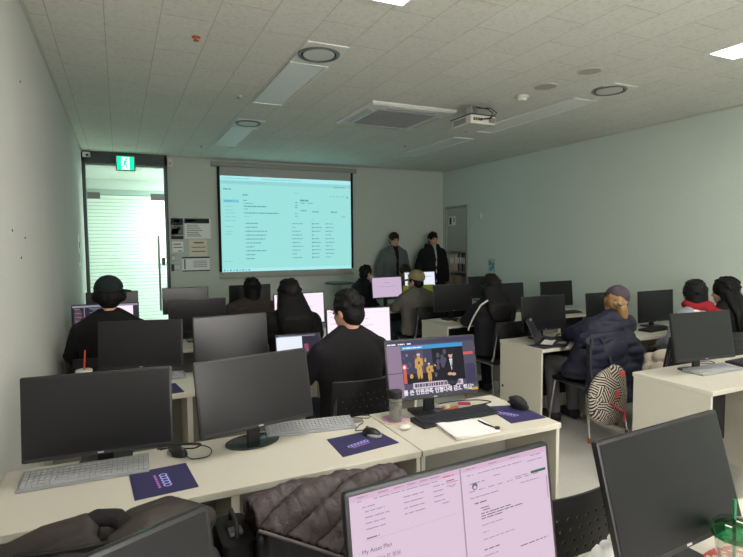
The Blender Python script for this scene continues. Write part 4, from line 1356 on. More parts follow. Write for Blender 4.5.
def chair(x, y, yaw, label):
    if not _first:
        t = empty('classroom_chair', (x, y, 0), yaw)
        bk = link('backrest', CH_BACK, t)
        md = bk.modifiers.new('s', 'SOLIDIFY'); md.thickness = .008
        link('seat', CH_SEAT, t)
        link('seat_frame', CH_FRAME, t)
        for k_, (me, px, py) in enumerate(zip(CH_LEGS, (-.215, -.215, .215, .215), (.215, -.235, .215, -.235))):
            lg = link('leg', me, t)
            link('foot_cap', CH_CAPS[0], lg, (px, py, 0))
        for me in CH_UP:
            link('back_post', me, t)
        _first.append(t)
    else:
        t = copy_tree(_first[0])
        t.location = (x, y, 0); t.rotation_euler = (0, 0, yaw)
    tag(t, label, 'chair', 'black classroom chairs')
    return t
chair(1.24, 1.44, .04, 'black perforated chair behind the two big near monitors')
chair(.60, 1.80, .0, 'black chair under the brown quilted jacket')
chair(-.05, 1.79, .0, 'black chair under the dark brown coat at bottom left')
chair(3.62, 1.62, .0, 'black chair tucked under the right front desk')
chair(1.26, 2.955, -.03, 'black chair of the man in a black sweater')
chair(-.09, 4.31, 0, 'chair of the man in a dark cap')
chair(1.31, 4.27, 0, 'chair of the woman with long black hair in black')
chair(1.26, 5.69, 0, 'chair of the woman in a brown jacket')
chair(3.36, 5.72, .1, 'chair of the man in the khaki cap')
chair(3.43, 4.29, 0, 'chair of the woman with a white sleeve stripe')
chair(3.575, 3.27, 0, 'chair draped with a navy coat and patterned bag')
chair(4.63, 2.94, 0, 'chair of the woman in a grey puffer')
chair(4.12, 3.02, 0, 'empty chair with a cream fleece on its seat')
chair(5.12, 2.96, 0, 'chair of the woman with long black hair at far right')
chair(3.20, 7.28, radians(-80), 'chair of the man in a white mask')
chair(4.27, 7.76, radians(150), 'chair of the brown-haired person facing the masked man')
# ================================================================== PEOPLE
def rotm(yaw, pitch=0.0, roll=0.0):
    return (Matrix.Rotation(yaw, 3, 'Z') @ Matrix.Rotation(-pitch, 3, 'X') @ Matrix.Rotation(roll, 3, 'Y'))

def fabric(name, rgb, rough=.85, sheen=.0, scale=90, var=.12, bump=.25):
    return mat(name, rgb, rough=rough, spec=.25, var=var, scale=scale, bump=bump, sheen=sheen)

def hand_shapes(b, wrist, dirv, inner, up):
    """palm, four separate bent fingers of unequal length and a thumb leaving the side of the palm"""
    d = Vector(dirv).normalized(); lat = Vector(inner).normalized()
    lat = (lat - d * lat.dot(d)).normalized(); n = d.cross(lat)
    if n.dot(Vector(up)) < 0:
        n = -n
    w_ = Vector(wrist)
    for o in (-.022, 0, .022):
        b.caps([w_ + lat * o * .7, w_ + d * .08 + lat * o], [.016, .0135], 8)
    for o, L in ((.034, .062), (.0115, .074), (-.0115, .069), (-.034, .052)):
        p0 = w_ + d * .082 + lat * o * .95
        dv = (d + lat * o * 3.2).normalized()
        p1 = p0 + dv * L * .45 - n * .004
        p2 = p1 + dv * L * .35 - n * .012
        p3 = p2 + dv * L * .22 - n * .014
        b.caps([p0 - d * .02, p1, p2, p3], [.009, .0085, .008, .007], 8)
    p0 = w_ + d * .022 + lat * .026
    b.caps([p0, p0 + d * .03 + lat * .03, p0 + d * .062 + lat * .034 - n * .006], [.012, .010, .0085], 8)

def interp(rings, n):
    out = []
    for i in range(n):
        q = i / (n - 1) * (len(rings) - 1)
        k = min(int(q), len(rings) - 2); f = q - k
        out.append(tuple(rings[k][j] * (1 - f) + rings[k + 1][j] * f for j in range(len(rings[0]))))
    return out

def subdiv(pts, n):
    pts = [Vector(p) for p in pts]; out = []
    for i in range(n):
        q = i / (n - 1) * (len(pts) - 1)
        k = min(int(q), len(pts) - 2); f = q - k
        out.append(pts[k].lerp(pts[k + 1], f))
    return out

def person(label, x, y, yaw, top, jacket, pants, hair, hair_mat, sit=True, lean=0.0, side=0.0, head=(0, 0, 0), arms='desk', puff=0.0, wide=1.0,
           skin=None, cap=None, mask=False, hood=False, shirt=None, collar=None, hair_len=.0, shoes=None, bvox=.0065, hunch=0.0, reach=1.0):
    skin = skin or M_SKIN
    z0 = .455 if sit else .90
    k = (top - z0) / .85
    Z = lambda t: z0 + t * k
    def Sx(px, py, pz):
        dz = max(pz - (z0 + .1), 0)
        return Vector((px + side * dz, py + lean * dz, pz))
    hc = Sx(0, .025 + hunch, top - .122)
    R = rotm(*head)
    HL = lambda p: hc + R @ Vector(p)
    RT = [(.025 if sit else .0, .155, .105, 0), (.1, .165, .118, .0), (.25, .142, .1, .01), (.42, .165, .11, .005), (.50, .160, .098, -.005), (.565, .115, .078, -.005), (.625, .060, .058, .0)]
    b = MB()
    b.loft([(tuple(Sx(0, r[3], Z(r[0]))), r[1] * wide, r[2]) for r in interp(RT, 16)])
    b.caps([Sx(0, -.005, Z(.56)), hc + R @ Vector((0, -.02, -.07))], [.062, .052], 14)
    # skull, face, jaw, nose, ears, brow
    b.ell(HL((0, -.012, .024)), (.075, .092, .096), R)
    b.ell(HL((0, .018, -.03)), (.064, .072, .08), R)
    b.ell(HL((0, .042, -.085)), (.042, .042, .036), R)
    b.ell(HL((0, .074, .018)), (.05, .014, .012), R)
    b.caps([HL((0, .083, .006)), HL((0, .1, -.03))], [.008, .013], 8)
    b.ell(HL((0, .078, -.064)), (.024, .012, .011), R)
    for s in (-1, 1):
        b.ell(HL((s * .076, -.008, -.012)), (.011, .019, .031), R)
    # limbs
    W = .168 * wide
    A = {}
    for s in (-1, 1):
        sh = Sx(s * W, -.005, Z(.505))
        if arms == 'desk':
            el = Vector((sh.x + s * .065, sh.y * .6 + .10, z0 + .355 + puff * .12)); wr = Vector((s * .14 + side * .25, max(.36, sh.y + .26) * reach, T + .058 + puff * .04))
            dv, up = Vector((-s * .15, 1, -.06)), (0, 0, 1)
        elif arms == 'lap':
            el = Vector((sh.x + s * .055, sh.y * .5 + .05, z0 + .27)); wr = Vector((s * .10, .27, z0 + .185))
            dv, up = Vector((-s * .4, 1, -.2)), (0, 0, 1)
        else:
            el = sh + Vector((s * .085, -.03, -.26)); wr = sh + Vector((s * .06, .06, -.50))
            dv, up = Vector((-s * .05, .15, -1)), (s, 0, 0)
        A[s] = (sh, el, wr)
        b.caps([sh, el, wr], [.055, .042, .029], 12)
        hand_shapes(b, wr, dv, (-s, 0, 0) if arms != 'down' else (0, 1, 0), up)
    L = {}
    for s in (-1, 1):
        if sit:
            j = [Vector((s * .092, .0, z0 + .10)), Vector((s * .105, .36, z0 + .085)), Vector((s * .11, .31, .09)), Vector((s * .115, .42, .035))]
        else:
            j = [Vector((s * .088, 0, z0 + .03)), Vector((s * .10, .025, .49)), Vector((s * .105, -.01, .09)), Vector((s * .12, .12, .035))]
        L[s] = j
        b.caps(j, [.08, .056, .038, .032], 12)
    body = blob(b, 'person', skin, None, bvox, 3, (x, y, 0), (0, 0, yaw))
    tag(body, label, 'person')
    # face details
    for s in (-1, 1):
        e = MB(); e.ell(HL((s * .031, .079, .0)), (.011, .006, .006), R, 12, 8)
        e.build('eye', M_EYEW, body, smooth=60)
        e = MB(); e.caps([HL((s * .016, .087, .021)), HL((s * .032, .088, .025)), HL((s * .05, .078, .02))], [.0035, .004, .003], 8)
        e.build('eyebrow', M_HAIR, body, smooth=60)
    if not mask:
        e = MB(); e.ell(HL((0, .0895, -.064)), (.02, .005, .0055), R, 14, 8); e.build('lips', M_LIP, body, smooth=60)
    else:
        e = MB(); e.ell(HL((0, .055, -.056)), (.058, .062, .05), R); blob(e, 'face_mask', mat('mask_white', (226, 230, 232), rough=.8), body, .006, 2)
        e = MB()
        for s in (-1, 1):
            e.tube([HL((s * .054, .06, -.04)), HL((s * .078, .02, -.012)), HL((s * .084, -.008, .002))], .0018, 6)
        e.build('mask_loop', M_WHITE, body)
    # jacket
    c = MB()
    hem = .028 if sit else -.12
    RJ = [(hem, .185, .135, .0), (.08, .19, .14, .0), (.25, .172, .122, .008), (.42, .192, .132, .004), (.49, .186, .12, -.006), (.555, .145, .10, -.008), (.60, .095, .08, -.006), (.635, .07, .07, -.004)]
    rr = []
    n = 40 if puff else 16
    for i, r in enumerate(interp(RJ, n)):
        q = 1 + puff * (1.0 + .55 * abs(sin(pi * i / 4.5)))
        if r[0] > .57:
            q = 1 + puff * .8
        rr.append((tuple(Sx(0, r[3], Z(r[0]))), r[1] * wide * q, r[2] * q))
    c.loft(rr, 28)
    for s in (-1, 1):
        sh, el, wr = A[s]
        wr2 = el.lerp(wr, .96)
        c.caps([Sx(s * .05, -.005, Z(.60)), Sx(s * .10, -.006, Z(.56)), sh + Vector((-s * .01, 0, 0))], [.058, .066, .068 * (1 + puff * .8)], 12)
        if puff:
            P = subdiv([sh, el, wr2], 17)
            c.caps(P, [(.070 - .020 * i / 16) * (1 + puff * (.9 + .6 * abs(sin(pi * i / 3)))) for i in range(17)], 12)
        else:
            c.caps(subdiv([sh, el, wr2], 9), [.068, .067, .065, .062, .059, .055, .051, .047, .043], 12)
        # a few sleeve folds at the elbow
        for i in range(3):
            f = .35 + .15 * i
            p = sh.lerp(el, min(1, f * 1.4))
            c.ell(p + Vector((s * .012, -.02, -.01)), (.058, .05, .018), rotm(.2 * s, .5))
    if collar:
        for i in range(14):
            a = 2 * pi * i / 14
            q = Sx(0, -.004, Z(.615)) + Vector((cos(a) * .075, sin(a) * .07, .012 if sin(a) < .3 else -.012))
            c.ell(q, (.024, .022, .03))
    if hood:
        for i in range(13):
            a = pi + pi * i / 12
            q = Sx(0, -.02, Z(.60)) + Vector((cos(a) * .105, sin(a) * .09, .01 + .015 * sin(pi * i / 12)))
            c.ell(q, (.045, .045, .05))
        c.ell(Sx(0, -.115, Z(.52)), (.10, .05, .085))
    jk = blob(c, 'jacket' if puff or hood or shirt else 'top', jacket, body, .011, 3)
    if shirt:
        c = MB()
        c.loft([(tuple(Sx(0, .038, Z(t))), w_, d_ * (1 + puff * 1.3)) for t, w_, d_ in ((-.05, shirt[1], .112), (.25, shirt[1], .104), (.42, shirt[1], .112), (.50, shirt[1], .098), (.58, shirt[1] * .9, .062), (.64, .05, .04))], 20)
        blob(c, 'shirt', shirt[0], body, .009, 2)
    # trousers
    c = MB()
    c.loft([(tuple(Sx(0, 0, z0 + (.012 if sit else -.05))), .165, .115), (tuple(Sx(0, 0, z0 + .06)), .175, .125), (tuple(Sx(0, 0, z0 + .14)), .165, .118)], 20)
    for s in (-1, 1):
        j = L[s]
        c.caps(subdiv([j[0], j[1], j[2] + Vector((0, 0, .02))], 9), [.09, .086, .08, .074, .068, .064, .06, .058, .056], 12)
    blob(c, 'trousers', pants, body, .012, 3)
    for s in (-1, 1):
        j = L[s]
        c = MB()
        c.caps([j[2] + Vector((0, -.02, -.035)), j[3] + Vector((0, .02, .01))], [.05, .042], 12)
        c.caps([j[2] + Vector((0, -.005, 0)), j[2] + Vector((0, 0, -.03))], [.046, .05], 12)
        c.v = [(v[0], v[1], max(.003, v[2])) for v in c.v]
        blob(c, 'shoe', shoes or mat('shoe_dark', (38, 36, 38), rough=.7), body, .009, 2)
    # hair
    rr_ = random.Random(hash(label) % 1 + len(label))
    c = MB()
    big = {'long': 1.16, 'bob': 1.12, 'bushy': 1.1}.get(hair, 1.03)
    c.ell(HL((0, -.02, .032)), (.083 * big, .098 * big, .096 * big), R)
    c.ell(HL((0, -.05, -.02)), (.077 * big, .062 * big, .078 * big), R)
    for i in range(46):
        a = rr_.uniform(0, 2 * pi); e_ = rr_.uniform(-.1, 1.35)
        if sin(a) > .35 and e_ < .75:
            continue
        d = Vector((cos(e_) * cos(a) * .08 * big, -.02 + cos(e_) * sin(a) * .094 * big, .034 + sin(e_) * .092 * big))
        c.ell(HL(d), (.02, .02, .014), R, 8, 6)
    if hair == 'bushy':
        for i in range(9):
            a = pi + pi * i / 8
            c.ell(HL((.085 * cos(a), -.03 + .06 * sin(a), -.012)), (.034, .034, .045), R)
    if hair == 'bob':
        for i in range(7):
            z = .0 - i * .024
            c.ell(HL((0, -.035, z)), (.098 - .002 * i, .082, .03), R)
    if hair == 'long':
        n = 18
        z_end = hair_len or Z(.30)
        p0 = HL((0, -.05, .0)); p1 = Sx(0, -.13 - puff * .12, z_end)
        for i in range(n):
            f = i / (n - 1)
            z = p0.z + (p1.z - p0.z) * f
            q = Sx(0, 0, z)
            py = p0.y + (q.y - .135 - puff * .14 - p0.y) * min(1, f * 1.8)
            px = p0.x + (q.x - p0.x) * min(1, f * 2)
            wd = .112 + .045 * sin(min(1, f * 1.4) * pi * .5) - .05 * max(0, f - .75) * 3
            c.ell((px, py, z), (wd, .062 - .022 * f, .04))
        for s in (-1, 1):
            c.caps([HL((s * .072, .005, .02)), HL((s * .085, -.01, -.09)), Sx(s * .12, -.06 - puff * .05, Z(.50))], [.026, .03, .03], 10)
    if hair == 'pony':
        pass
    if hair != 'none':
        blob(c, 'hair', hair_mat, body, .0085, 2)
    if cap:
        cm, brim_yaw = cap[:2]
        cq, cz = (cap[2], cap[3]) if len(cap) > 2 else (1.0, .034)
        c = MB()
        c.ell(HL((0, -.012 if cq == 1 else -.028, .05)), (.091 * cq, .106 * cq, .088 * cq), R)
        # cut the lower half flat along the head's own axis
        Ri = R.transposed()
        vv = []
        for v in c.v:
            l = Ri @ (Vector(v) - hc)
            l.z = max(l.z, cz + (.35 * (l.y + .03) if cq > 1 else 0))
            vv.append(tuple(hc + R @ l))
        c.v = vv
        cp = blob(c, 'cap', cm, body, .008, 2)
        br = MB()
        N_ = 14
        vs = []; fs = []
        for i in range(N_ + 1):
            a = radians(20 + 140 * i / N_)
            for r0, dz in ((.088, .04), (.165, .026 - .012 * abs(cos(a)))):
                ry = r0 + (.016 if r0 < .1 else .012)
                p = Vector((cos(a) * r0 * (1 if r0 < .1 else .62), sin(a) * ry - .012, dz))
                p = Matrix.Rotation(brim_yaw, 3, 'Z') @ p
                vs.append(tuple(HL(p)))
        for i in range(N_):
            fs.append((2 * i, 2 * i + 1, 2 * i + 3, 2 * i + 2))
        br.add(vs, fs)
        bo = br.build('brim', cm, cp, smooth=180)
        md = bo.modifiers.new('s', 'SOLIDIFY'); md.thickness = .006
    return body, HL, Sx, Z, R

F_BLACK = fabric('black_knit', (26, 25, 28))
F_BLACK2 = fabric('black_coat', (24, 24, 28))
F_NAVY = mat('navy_puffer', (30, 32, 52), rough=.55, spec=.35, var=.1, scale=30, bump=.2)
F_GREYP = mat('grey_puffer', (150, 152, 164), rough=.55, spec=.35, var=.08, scale=30, bump=.2)
F_BROWN = fabric('brown_jacket', (68, 58, 54))
F_OLIVE = fabric('grey_olive_jacket', (92, 90, 84))
F_GREYJ = fabric('slate_grey_jacket', (96, 102, 100))
F_DARKT = fabric('dark_trousers', (36, 36, 42))
F_JEAN = fabric('dark_jeans', (44, 48, 62))
F_GREYT = fabric('grey_trousers', (120, 118, 124))
F_LIGHT = fabric('light_shirt', (176, 176, 172))
F_CAPK = fabric('khaki_cap', (132, 122, 88))
F_CAPB = fabric('dark_cap', (30, 40, 40))
F_CAPP = fabric('plum_grey_cap', (84, 74, 84))
F_RED = fabric('red_knit', (150, 34, 44))

person('man in a dark cap and black top seated by the left wall', -.08, 4.30, 0, 1.375, F_BLACK, F_DARKT, 'bushy', M_HAIR, head=(.05, .05, 0), cap=(F_CAPB, -1.2, 1.1, .045), wide=1.15, lean=.08)
person('woman with long black hair and black top beside a bright monitor', 1.33, 4.30, 0, 1.30, F_BLACK2, F_DARKT, 'long', M_HAIR, lean=.1, side=-.06, puff=.12, wide=1.05, hair_len=.86, head=(.1, .1, 0))
person('woman in a brown jacket with dark hair in front of a far black monitor', 1.25, 5.72, 0, 1.235, F_BROWN, F_DARKT, 'bob', M_HAIR, lean=.12, side=.08, puff=.14, wide=1.25, head=(-.1, .15, 0))
person('man with short black hair in a black sweater, nearest the news-video monitor', 1.25, 2.93, .04, 1.325, F_BLACK, F_JEAN, 'short', M_HAIR, lean=.06, head=(.45, .2, 0), wide=1.14)
person('man in a white face mask seated in profile at the front', 3.22, 7.26, radians(-80), 1.28, F_BLACK2, F_DARKT, 'short', M_HAIR, lean=.2, puff=.16, collar=True, mask=True, head=(.05, .15, 0), arms='lap')
person('brown-haired person sitting behind the front desk, face half hidden by the khaki cap', 4.27, 7.72, radians(150), 1.25, F_OLIVE, F_DARKT, 'short', M_HAIRBR, lean=.1, head=(.2, .2, 0), skin=M_SKIN2, arms='lap')
person('standing man in an open grey jacket over a black shirt', 4.40, 8.36, radians(176), 1.79, F_GREYJ, F_DARKT, 'short', M_HAIRBR, sit=False, arms='down', puff=.12, shirt=(F_BLACK, .062), collar=False, wide=1.05, head=(0, .15, 0))
person('standing man in a black hooded jacket over a light shirt', 5.15, 8.28, radians(172), 1.80, F_BLACK2, F_DARKT, 'short', M_HAIR, sit=False, arms='down', puff=.2, hood=True, shirt=(F_LIGHT, .036), wide=1.05, head=(.05, .1, 0))
person('man in a khaki cap and grey-olive jacket with his back to the camera', 3.36, 5.74, .1, 1.255, F_OLIVE, F_DARKT, 'short', M_HAIR, lean=.08, head=(.45, .1, 0), cap=(F_CAPK, 0, 1.09, .02), wide=1.2, puff=.06, arms='desk')
b_, HL_, S_, Z_, R_ = person('woman in black with a white stripe down her sleeve', 3.43, 4.32, -.08, 1.27, F_BLACK2, F_DARKT, 'long', M_HAIR, lean=.1, puff=.08, wide=1.12, hair_len=.86, head=(-.3, .15, 0))
c_ = MB(); c_.tube([(-.150, -.098, 1.045), (-.222, -.085, 1.0), (-.272, -.05, .90), (-.292, .0, .80), (-.295, .03, .74)], .009, 8)
c_.build('sleeve_stripe', mat('stripe_white', (196, 194, 186), rough=.8), b_, smooth=60)
# woman asleep-leaning on the desk: cap, golden ponytail, navy puffer
b_, HL_, S_, Z_, R_ = person('woman in a navy puffer with cap and golden ponytail, leaning on her desk', 3.585, 3.24, -.05, 1.20, F_NAVY, F_GREYT, 'none', M_BLOND, lean=.02, side=.62, puff=.22, wide=1.12, head=(-.45, .45, .42), collar=True, cap=(F_CAPP, 0, 1.14, .03), hunch=.03, reach=.8)
c_ = MB()
c_.ell(HL_((0, -.03, .0)), (.092, .095, .095), R_)
c_.ell(HL_((0, -.075, -.03)), (.075, .05, .075), R_)
p0 = HL_((.0, -.125, -.035))
rb = random.Random(4)
for i in range(44):
    a = rb.uniform(0, 2 * pi); e_ = rb.uniform(-.5, .5)
    q0 = Vector((.093 * cos(e_) * cos(a), -.03 + .096 * cos(e_) * sin(a), .096 * sin(e_)))
    q1 = (q0 + Vector((0, -.10, -.03))) * .5; q1 = Vector((q1.x * 1.12, q1.y - .02, q1.z * 1.05))
    c_.caps([HL_(q0), HL_(q1), p0], [.010, .011, .014], 6)
blob(c_, 'hair', M_BLOND, b_, .006, 1)
c_ = MB()
c_.caps([p0, p0 + Vector((.01, -.03, -.06)), p0 + Vector((.015, -.035, -.12)), p0 + Vector((.01, -.03, -.155))], [.034, .046, .042, .02], 12)
blob(c_, 'ponytail', M_BLOND, b_, .007, 2)
c_ = MB()
for i in range(12):
    a = 2 * pi * i / 12
    c_.ell(p0 + Vector((.040 * cos(a), -.016 + .036 * sin(a), -.022 + .008 * (i % 2))), (.017, .016, .013), nu=10, nv=6)
c_.build('scrunchie', mat('scrunchie_beige', (158, 140, 122), rough=.7, var=.5, scale=120), b_, smooth=60)
b_, HL_, S_, Z_, R_ = person('woman with a black bob, grey puffer and red scarf behind the right front monitor', 4.64, 3.0, 0, 1.25, F_GREYP, F_DARKT, 'bob', M_HAIR, lean=.06, puff=.26, wide=1.12, head=(-.3, .1, 0), arms='lap')
c_ = MB()
for i in range(20):
    a = 2 * pi * i / 20
    c_.ell(S_(0, -.01, Z_(.615)) + Vector((cos(a) * .095, sin(a) * .09, .012 + .012 * sin(3 * a))), (.04, .038, .036))
for i in range(6):
    c_.ell(S_(.0 + .03 * i, -.12, Z_(.60) - .008 * i), (.045, .035, .03))
blob(c_, 'scarf', F_RED, b_, .009, 2)
c_ = MB()
for i in range(10):
    a = pi + .0 + .6 * i / 9
    c_.ell(S_(0, -.01, Z_(.58)) + Vector((cos(a) * .125, sin(a) * .11, -.01)), (.03, .03, .028))
blob(c_, 'collar', mat('collar_cream', (214, 208, 194), rough=.9), b_, .009, 2)
person('woman with long black hair and black coat at the right edge', 5.12, 3.02, .1, 1.255, F_BLACK2, F_DARKT, 'long', M_HAIR, lean=.06, puff=.1, wide=1.1, hair_len=.78, head=(.3, .1, 0))

# ================================================================== COATS AND BAGS
F_QUILT = mat('brown_quilt', (74, 64, 66), rough=.45, spec=.4, var=.15, scale=30, bump=.6, bscale=55)
F_COAT = mat('dark_brown_coat', (56, 51, 48), rough=.7, spec=.3, var=.2, scale=14, bump=.6, bscale=16)
F_LINING = mat('black_lining', (26, 26, 30), rough=.5)
# brown quilted jacket over a chair back
cx_, by = .56, 1.545
t = empty('quilted_jacket', (cx_ + .015, by, .843))
tag(t, 'brown quilted jacket with dark lining hung over the middle chair back', 'jacket')
rq = random.Random(5)
def row_caps(y, z, xa, xb, r, n=9):
    P = []
    for i in range(n):
        f = i / (n - 1)
        P.append((xa + (xb - xa) * f, y + .012 * sin(f * 9 + z * 30) + rq.uniform(-.004, .004), z + .010 * sin(f * 6 + y * 40) + rq.uniform(-.004, .004)))
    c_.caps(P, [r * (.88 + .24 * abs(sin(i * 1.9 + z * 50))) for i in range(n)], 10)
from mathutils import noise
def drape(path, x0, x1, hem, ch, amp, nu=110, ns=150, seed=0.0, slant=.5):
    """quilted cloth hung over a rail: path runs from the far hem over the top to the near hem"""
    P = [Vector((0, a, b)) for a, b in path]
    Ls = [0]
    for i in range(1, len(P)):
        Ls.append(Ls[-1] + (P[i] - P[i - 1]).length)
    def at(q):
        for i in range(1, len(P)):
            if q <= Ls[i] or i == len(P) - 1:
                f = (q - Ls[i - 1]) / (Ls[i] - Ls[i - 1])
                return P[i - 1].lerp(P[i], f)
    vs = []; keep = []
    for j in range(ns + 1):
        q = Ls[-1] * j / ns
        p = (at(max(0, q - .02)) + at(q) + at(min(Ls[-1], q + .02))) / 3
        tng = (at(min(Ls[-1], q + .02)) - at(max(0, q - .02))).normalized()
        nrm = Vector((0, tng.z, -tng.y))
        if nrm.dot(p - Vector((0, -.02, -.2))) < 0:
            nrm = -nrm
        for i in range(nu + 1):
            x = x0 + (x1 - x0) * i / nu
            d = q + x * slant + .012 * noise.noise((x * 9 + seed, q * 9, 0))
            puff_ = abs(sin(pi * d / ch)) ** .55 * amp
            wr = .010 * noise.noise((x * 22 + seed, q * 22, 3)) + .006 * noise.noise((x * 55, q * 30 + seed, 7))
            sag = -.02 * (abs(2 * (x - x0) / (x1 - x0) - 1)) ** 3
            v = p + nrm * (puff_ + wr) + Vector((x, 0, sag + .012 * noise.noise((x * 6 + seed, 1, 1))))
            vs.append(tuple(v))
            keep.append(not hem(x, p.y, p.z))
    fs = []
    n = nu + 1
    for j in range(ns):
        for i in range(nu):
            k = (j * n + i, j * n + i + 1, (j + 1) * n + i + 1, (j + 1) * n + i)
            if all(keep[t_] for t_ in k):
                fs.append(k)
    return MB().add(vs, fs)
dp = drape([(.075, -.40), (.075, -.10), (.06, -.03), (.025, .008), (-.03, .012), (-.07, -.02), (-.09, -.08), (-.10, -.17), (-.105, -.28), (-.105, -.42)], -.25, .25,
           lambda x, y, z: y < -.03 and x < .035 and z < -.02 - (x + .25) * .56, .082, .022)
jq = dp.build('shell', F_QUILT, t, smooth=180)
md = jq.modifiers.new('s', 'SOLIDIFY'); md.thickness = .012; md.offset = -1
c_ = MB()
for i in range(6):
    c_.caps([(.17, -.125, -.05 - .062 * i), (.26, -.11, -.045 - .062 * i)], [.036, .034], 10)
blob(c_, 'sleeve', F_QUILT, t, .008, 2)
c_ = MB(); c_.tube([(-.252, -.112, -.022), (-.19, -.116, -.055), (-.08, -.123, -.115), (.035, -.126, -.182)], .005, 8)
c_.build('hem_trim', mat('hem_grey', (104, 96, 96), rough=.4), t, smooth=60)
c_ = MB()
c_.loft([((-.10, -.055, -.42), .17, .035), ((-.10, -.06, -.30), .165, .04), ((-.11, -.065, -.18), .15, .045), ((-.13, -.06, -.08), .12, .04), ((-.15, -.05, -.02), .09, .03)], 24)
for i in range(5):
    c_.caps([(-.24 + .07 * i, -.09, -.06 - .035 * i), (-.235 + .07 * i, -.095, -.4)], [.014, .02], 8)
blob(c_, 'lining', F_LINING, t, .008, 2)
c_ = MB()
for z, x_ in ((-.13, -.245), (-.27, -.22)):
    c_.lathe([(.007, 0), (.007, .004), (.003, .006)], 12, M=Matrix.Translation((x_, -.118, z)) @ Matrix.Rotation(pi / 2, 4, 'X'))
c_.build('snap_button', M_CHROME, t, smooth=40)
t = empty('handbag', (.285, 1.60, .455)); tag(t, 'black bag with a buckle hanging left of the brown quilted jacket', 'bag')
c_ = MB(); prism(c_, rrect(.10, .2, .03), .0, .30); c_.build('body', fabric('bag_black', (22, 22, 24)), t, smooth=40, bevel=.01)
MB().tube([(0, -.06, .30), (0, -.04, .34), (0, .04, .34), (0, .06, .30)], .007, 8).build('handle', M_BLACKM, t, smooth=60)
MB().box(-.02, .02, -.05, -.01, .30, .312).build('buckle', mat('buckle_grey', (110, 112, 108), rough=.4), t, bevel=.003)
# dark brown coat in the lower left corner
t = empty('winter_coat', (-.05, 1.54, .855)); tag(t, 'dark brown winter coat slung over the chair at the bottom left', 'coat')
c_ = MB()
c_.caps([(-.36, .02, -.10), (-.26, .03, -.05), (-.15, .035, -.012), (-.06, .04, .005)], [.045, .05, .048, .04], 12)
c_.caps([(-.34, -.04, -.13), (-.22, -.03, -.09), (-.10, -.02, -.045), (-.05, -.01, -.03)], [.05, .05, .045, .035], 12)
c_.caps([(.03, -.05, -.025), (.09, -.04, .0), (.17, -.01, .0), (.245, .03, -.035)], [.048, .058, .052, .038], 12)
c_.caps([(.06, .04, .0), (.15, .06, .0), (.22, .06, -.03)], [.035, .04, .035], 10)
c_.ell((-.13, -.095, -.10), (.075, .055, .055)); c_.ell((-.19, -.10, -.16), (.07, .05, .06))
c_.caps([(.02, -.10, -.10), (.12, -.09, -.075), (.2, -.06, -.09)], [.045, .052, .045], 12)
for i in range(7):
    c_.caps([(-.34 + .095 * i, -.05, -.12), (-.335 + .095 * i + .01 * (i % 2), -.085 - .012 * (i % 2), -.26), (-.335 + .095 * i, -.075, -.42)], [.05, .048, .05], 12)
    c_.caps([(-.3 + .085 * i, .08, -.06), (-.3 + .085 * i, .10, -.24)], [.05, .05], 12)
blob(c_, 'shell', F_COAT, t, .008, 2)
c_ = MB(); c_.caps([(-.09, .03, .008), (-.03, .045, .026), (.02, .035, .02), (.045, -.02, -.004)], [.02, .024, .024, .02], 12)
blob(c_, 'collar', fabric('coat_collar', (34, 32, 34)), t, .007, 2)
# navy coat over the chair of the woman with the ponytail
t = empty('hung_coat', (3.50, 3.015, .855)); tag(t, 'navy quilted coat hung over the chair behind the patterned bag', 'coat')
c_ = MB()
for i, (y, z, xa, xb) in enumerate(((.06, -.06, -.22, .22), (.02, .0, -.24, .24), (-.03, .0, -.25, .25), (-.07, -.06, -.26, .26), (-.08, -.125, -.26, .27), (-.085, -.19, -.26, .27), (-.085, -.255, -.26, .27), (-.085, -.32, -.26, .27), (-.08, -.385, -.25, .26), (-.08, -.45, -.24, .25), (-.08, -.51, -.2, .25))):
    row_caps(y, z, xa, xb, .040, 7)
c_.ell((-.02, -.10, -.09), (.14, .05, .09))
blob(c_, 'shell', F_NAVY, t, .011, 3)
# cream fleece on the empty chair between the two women
t = empty('fleece_jacket', (4.12, 2.97, .456)); tag(t, 'cream fleece heaped on the chair seat right of the navy coat', 'jacket')
c_ = MB()
for i in range(14):
    c_.ell((rq.uniform(-.15, .15), rq.uniform(-.1, .1), .06 + rq.uniform(0, .1)), (rq.uniform(.06, .1), rq.uniform(.05, .08), rq.uniform(.04, .065)))
c_.ell((0, 0, .05), (.2, .15, .05)); c_.ell((.02, -.02, .19), (.14, .09, .06))
c_.v = [(v[0], v[1], max(0.0, v[2])) for v in c_.v]
blob(c_, 'body', mat('cream_fleece', (206, 196, 180), rough=.95, var=.1, scale=60, bump=.8), t, .01, 2)
c_ = MB(); c_.caps([(.1, -.1, .14), (.16, -.14, .08), (.17, -.15, .015)], [.05, .045, .035], 10)
blob(c_, 'sleeve', mat('cream_fleece', (206, 196, 180)), t, .01, 2)
# patterned backpack
t = empty('backpack', (3.315, 2.83, .44)); tag(t, 'black and cream patterned backpack with pink zip hanging on the chair', 'backpack')
M_MAZE = maze_material()
c_ = MB()
c_.ell((0, 0, .0), (.195, .078, .215)); c_.ell((0, 0, -.07), (.19, .082, .15)); c_.ell((.06, .0, .11), (.12, .06, .13))
blob(c_, 'body', M_MAZE, t, .009, 3)
M_PINK = mat('neon_pink', (232, 70, 100), rough=.5)
c_ = MB(); c_.tube([(-.06, -.082, -.02), (-.02, -.087, -.05), (.04, -.086, -.085), (.11, -.068, -.115)], .006, 8); c_.build('zip', M_PINK, t, smooth=60)
c_ = MB(); c_.box(-.012, .012, -.095, -.08, .015, .07); c_.build('zip_pull', mat('coral_tag', (226, 100, 88), rough=.5), t, bevel=.003)
c_ = MB(); c_.box(.095, .112, -.075, -.062, -.19, -.10); c_.build('zip_pull', M_PINK, t, bevel=.003)
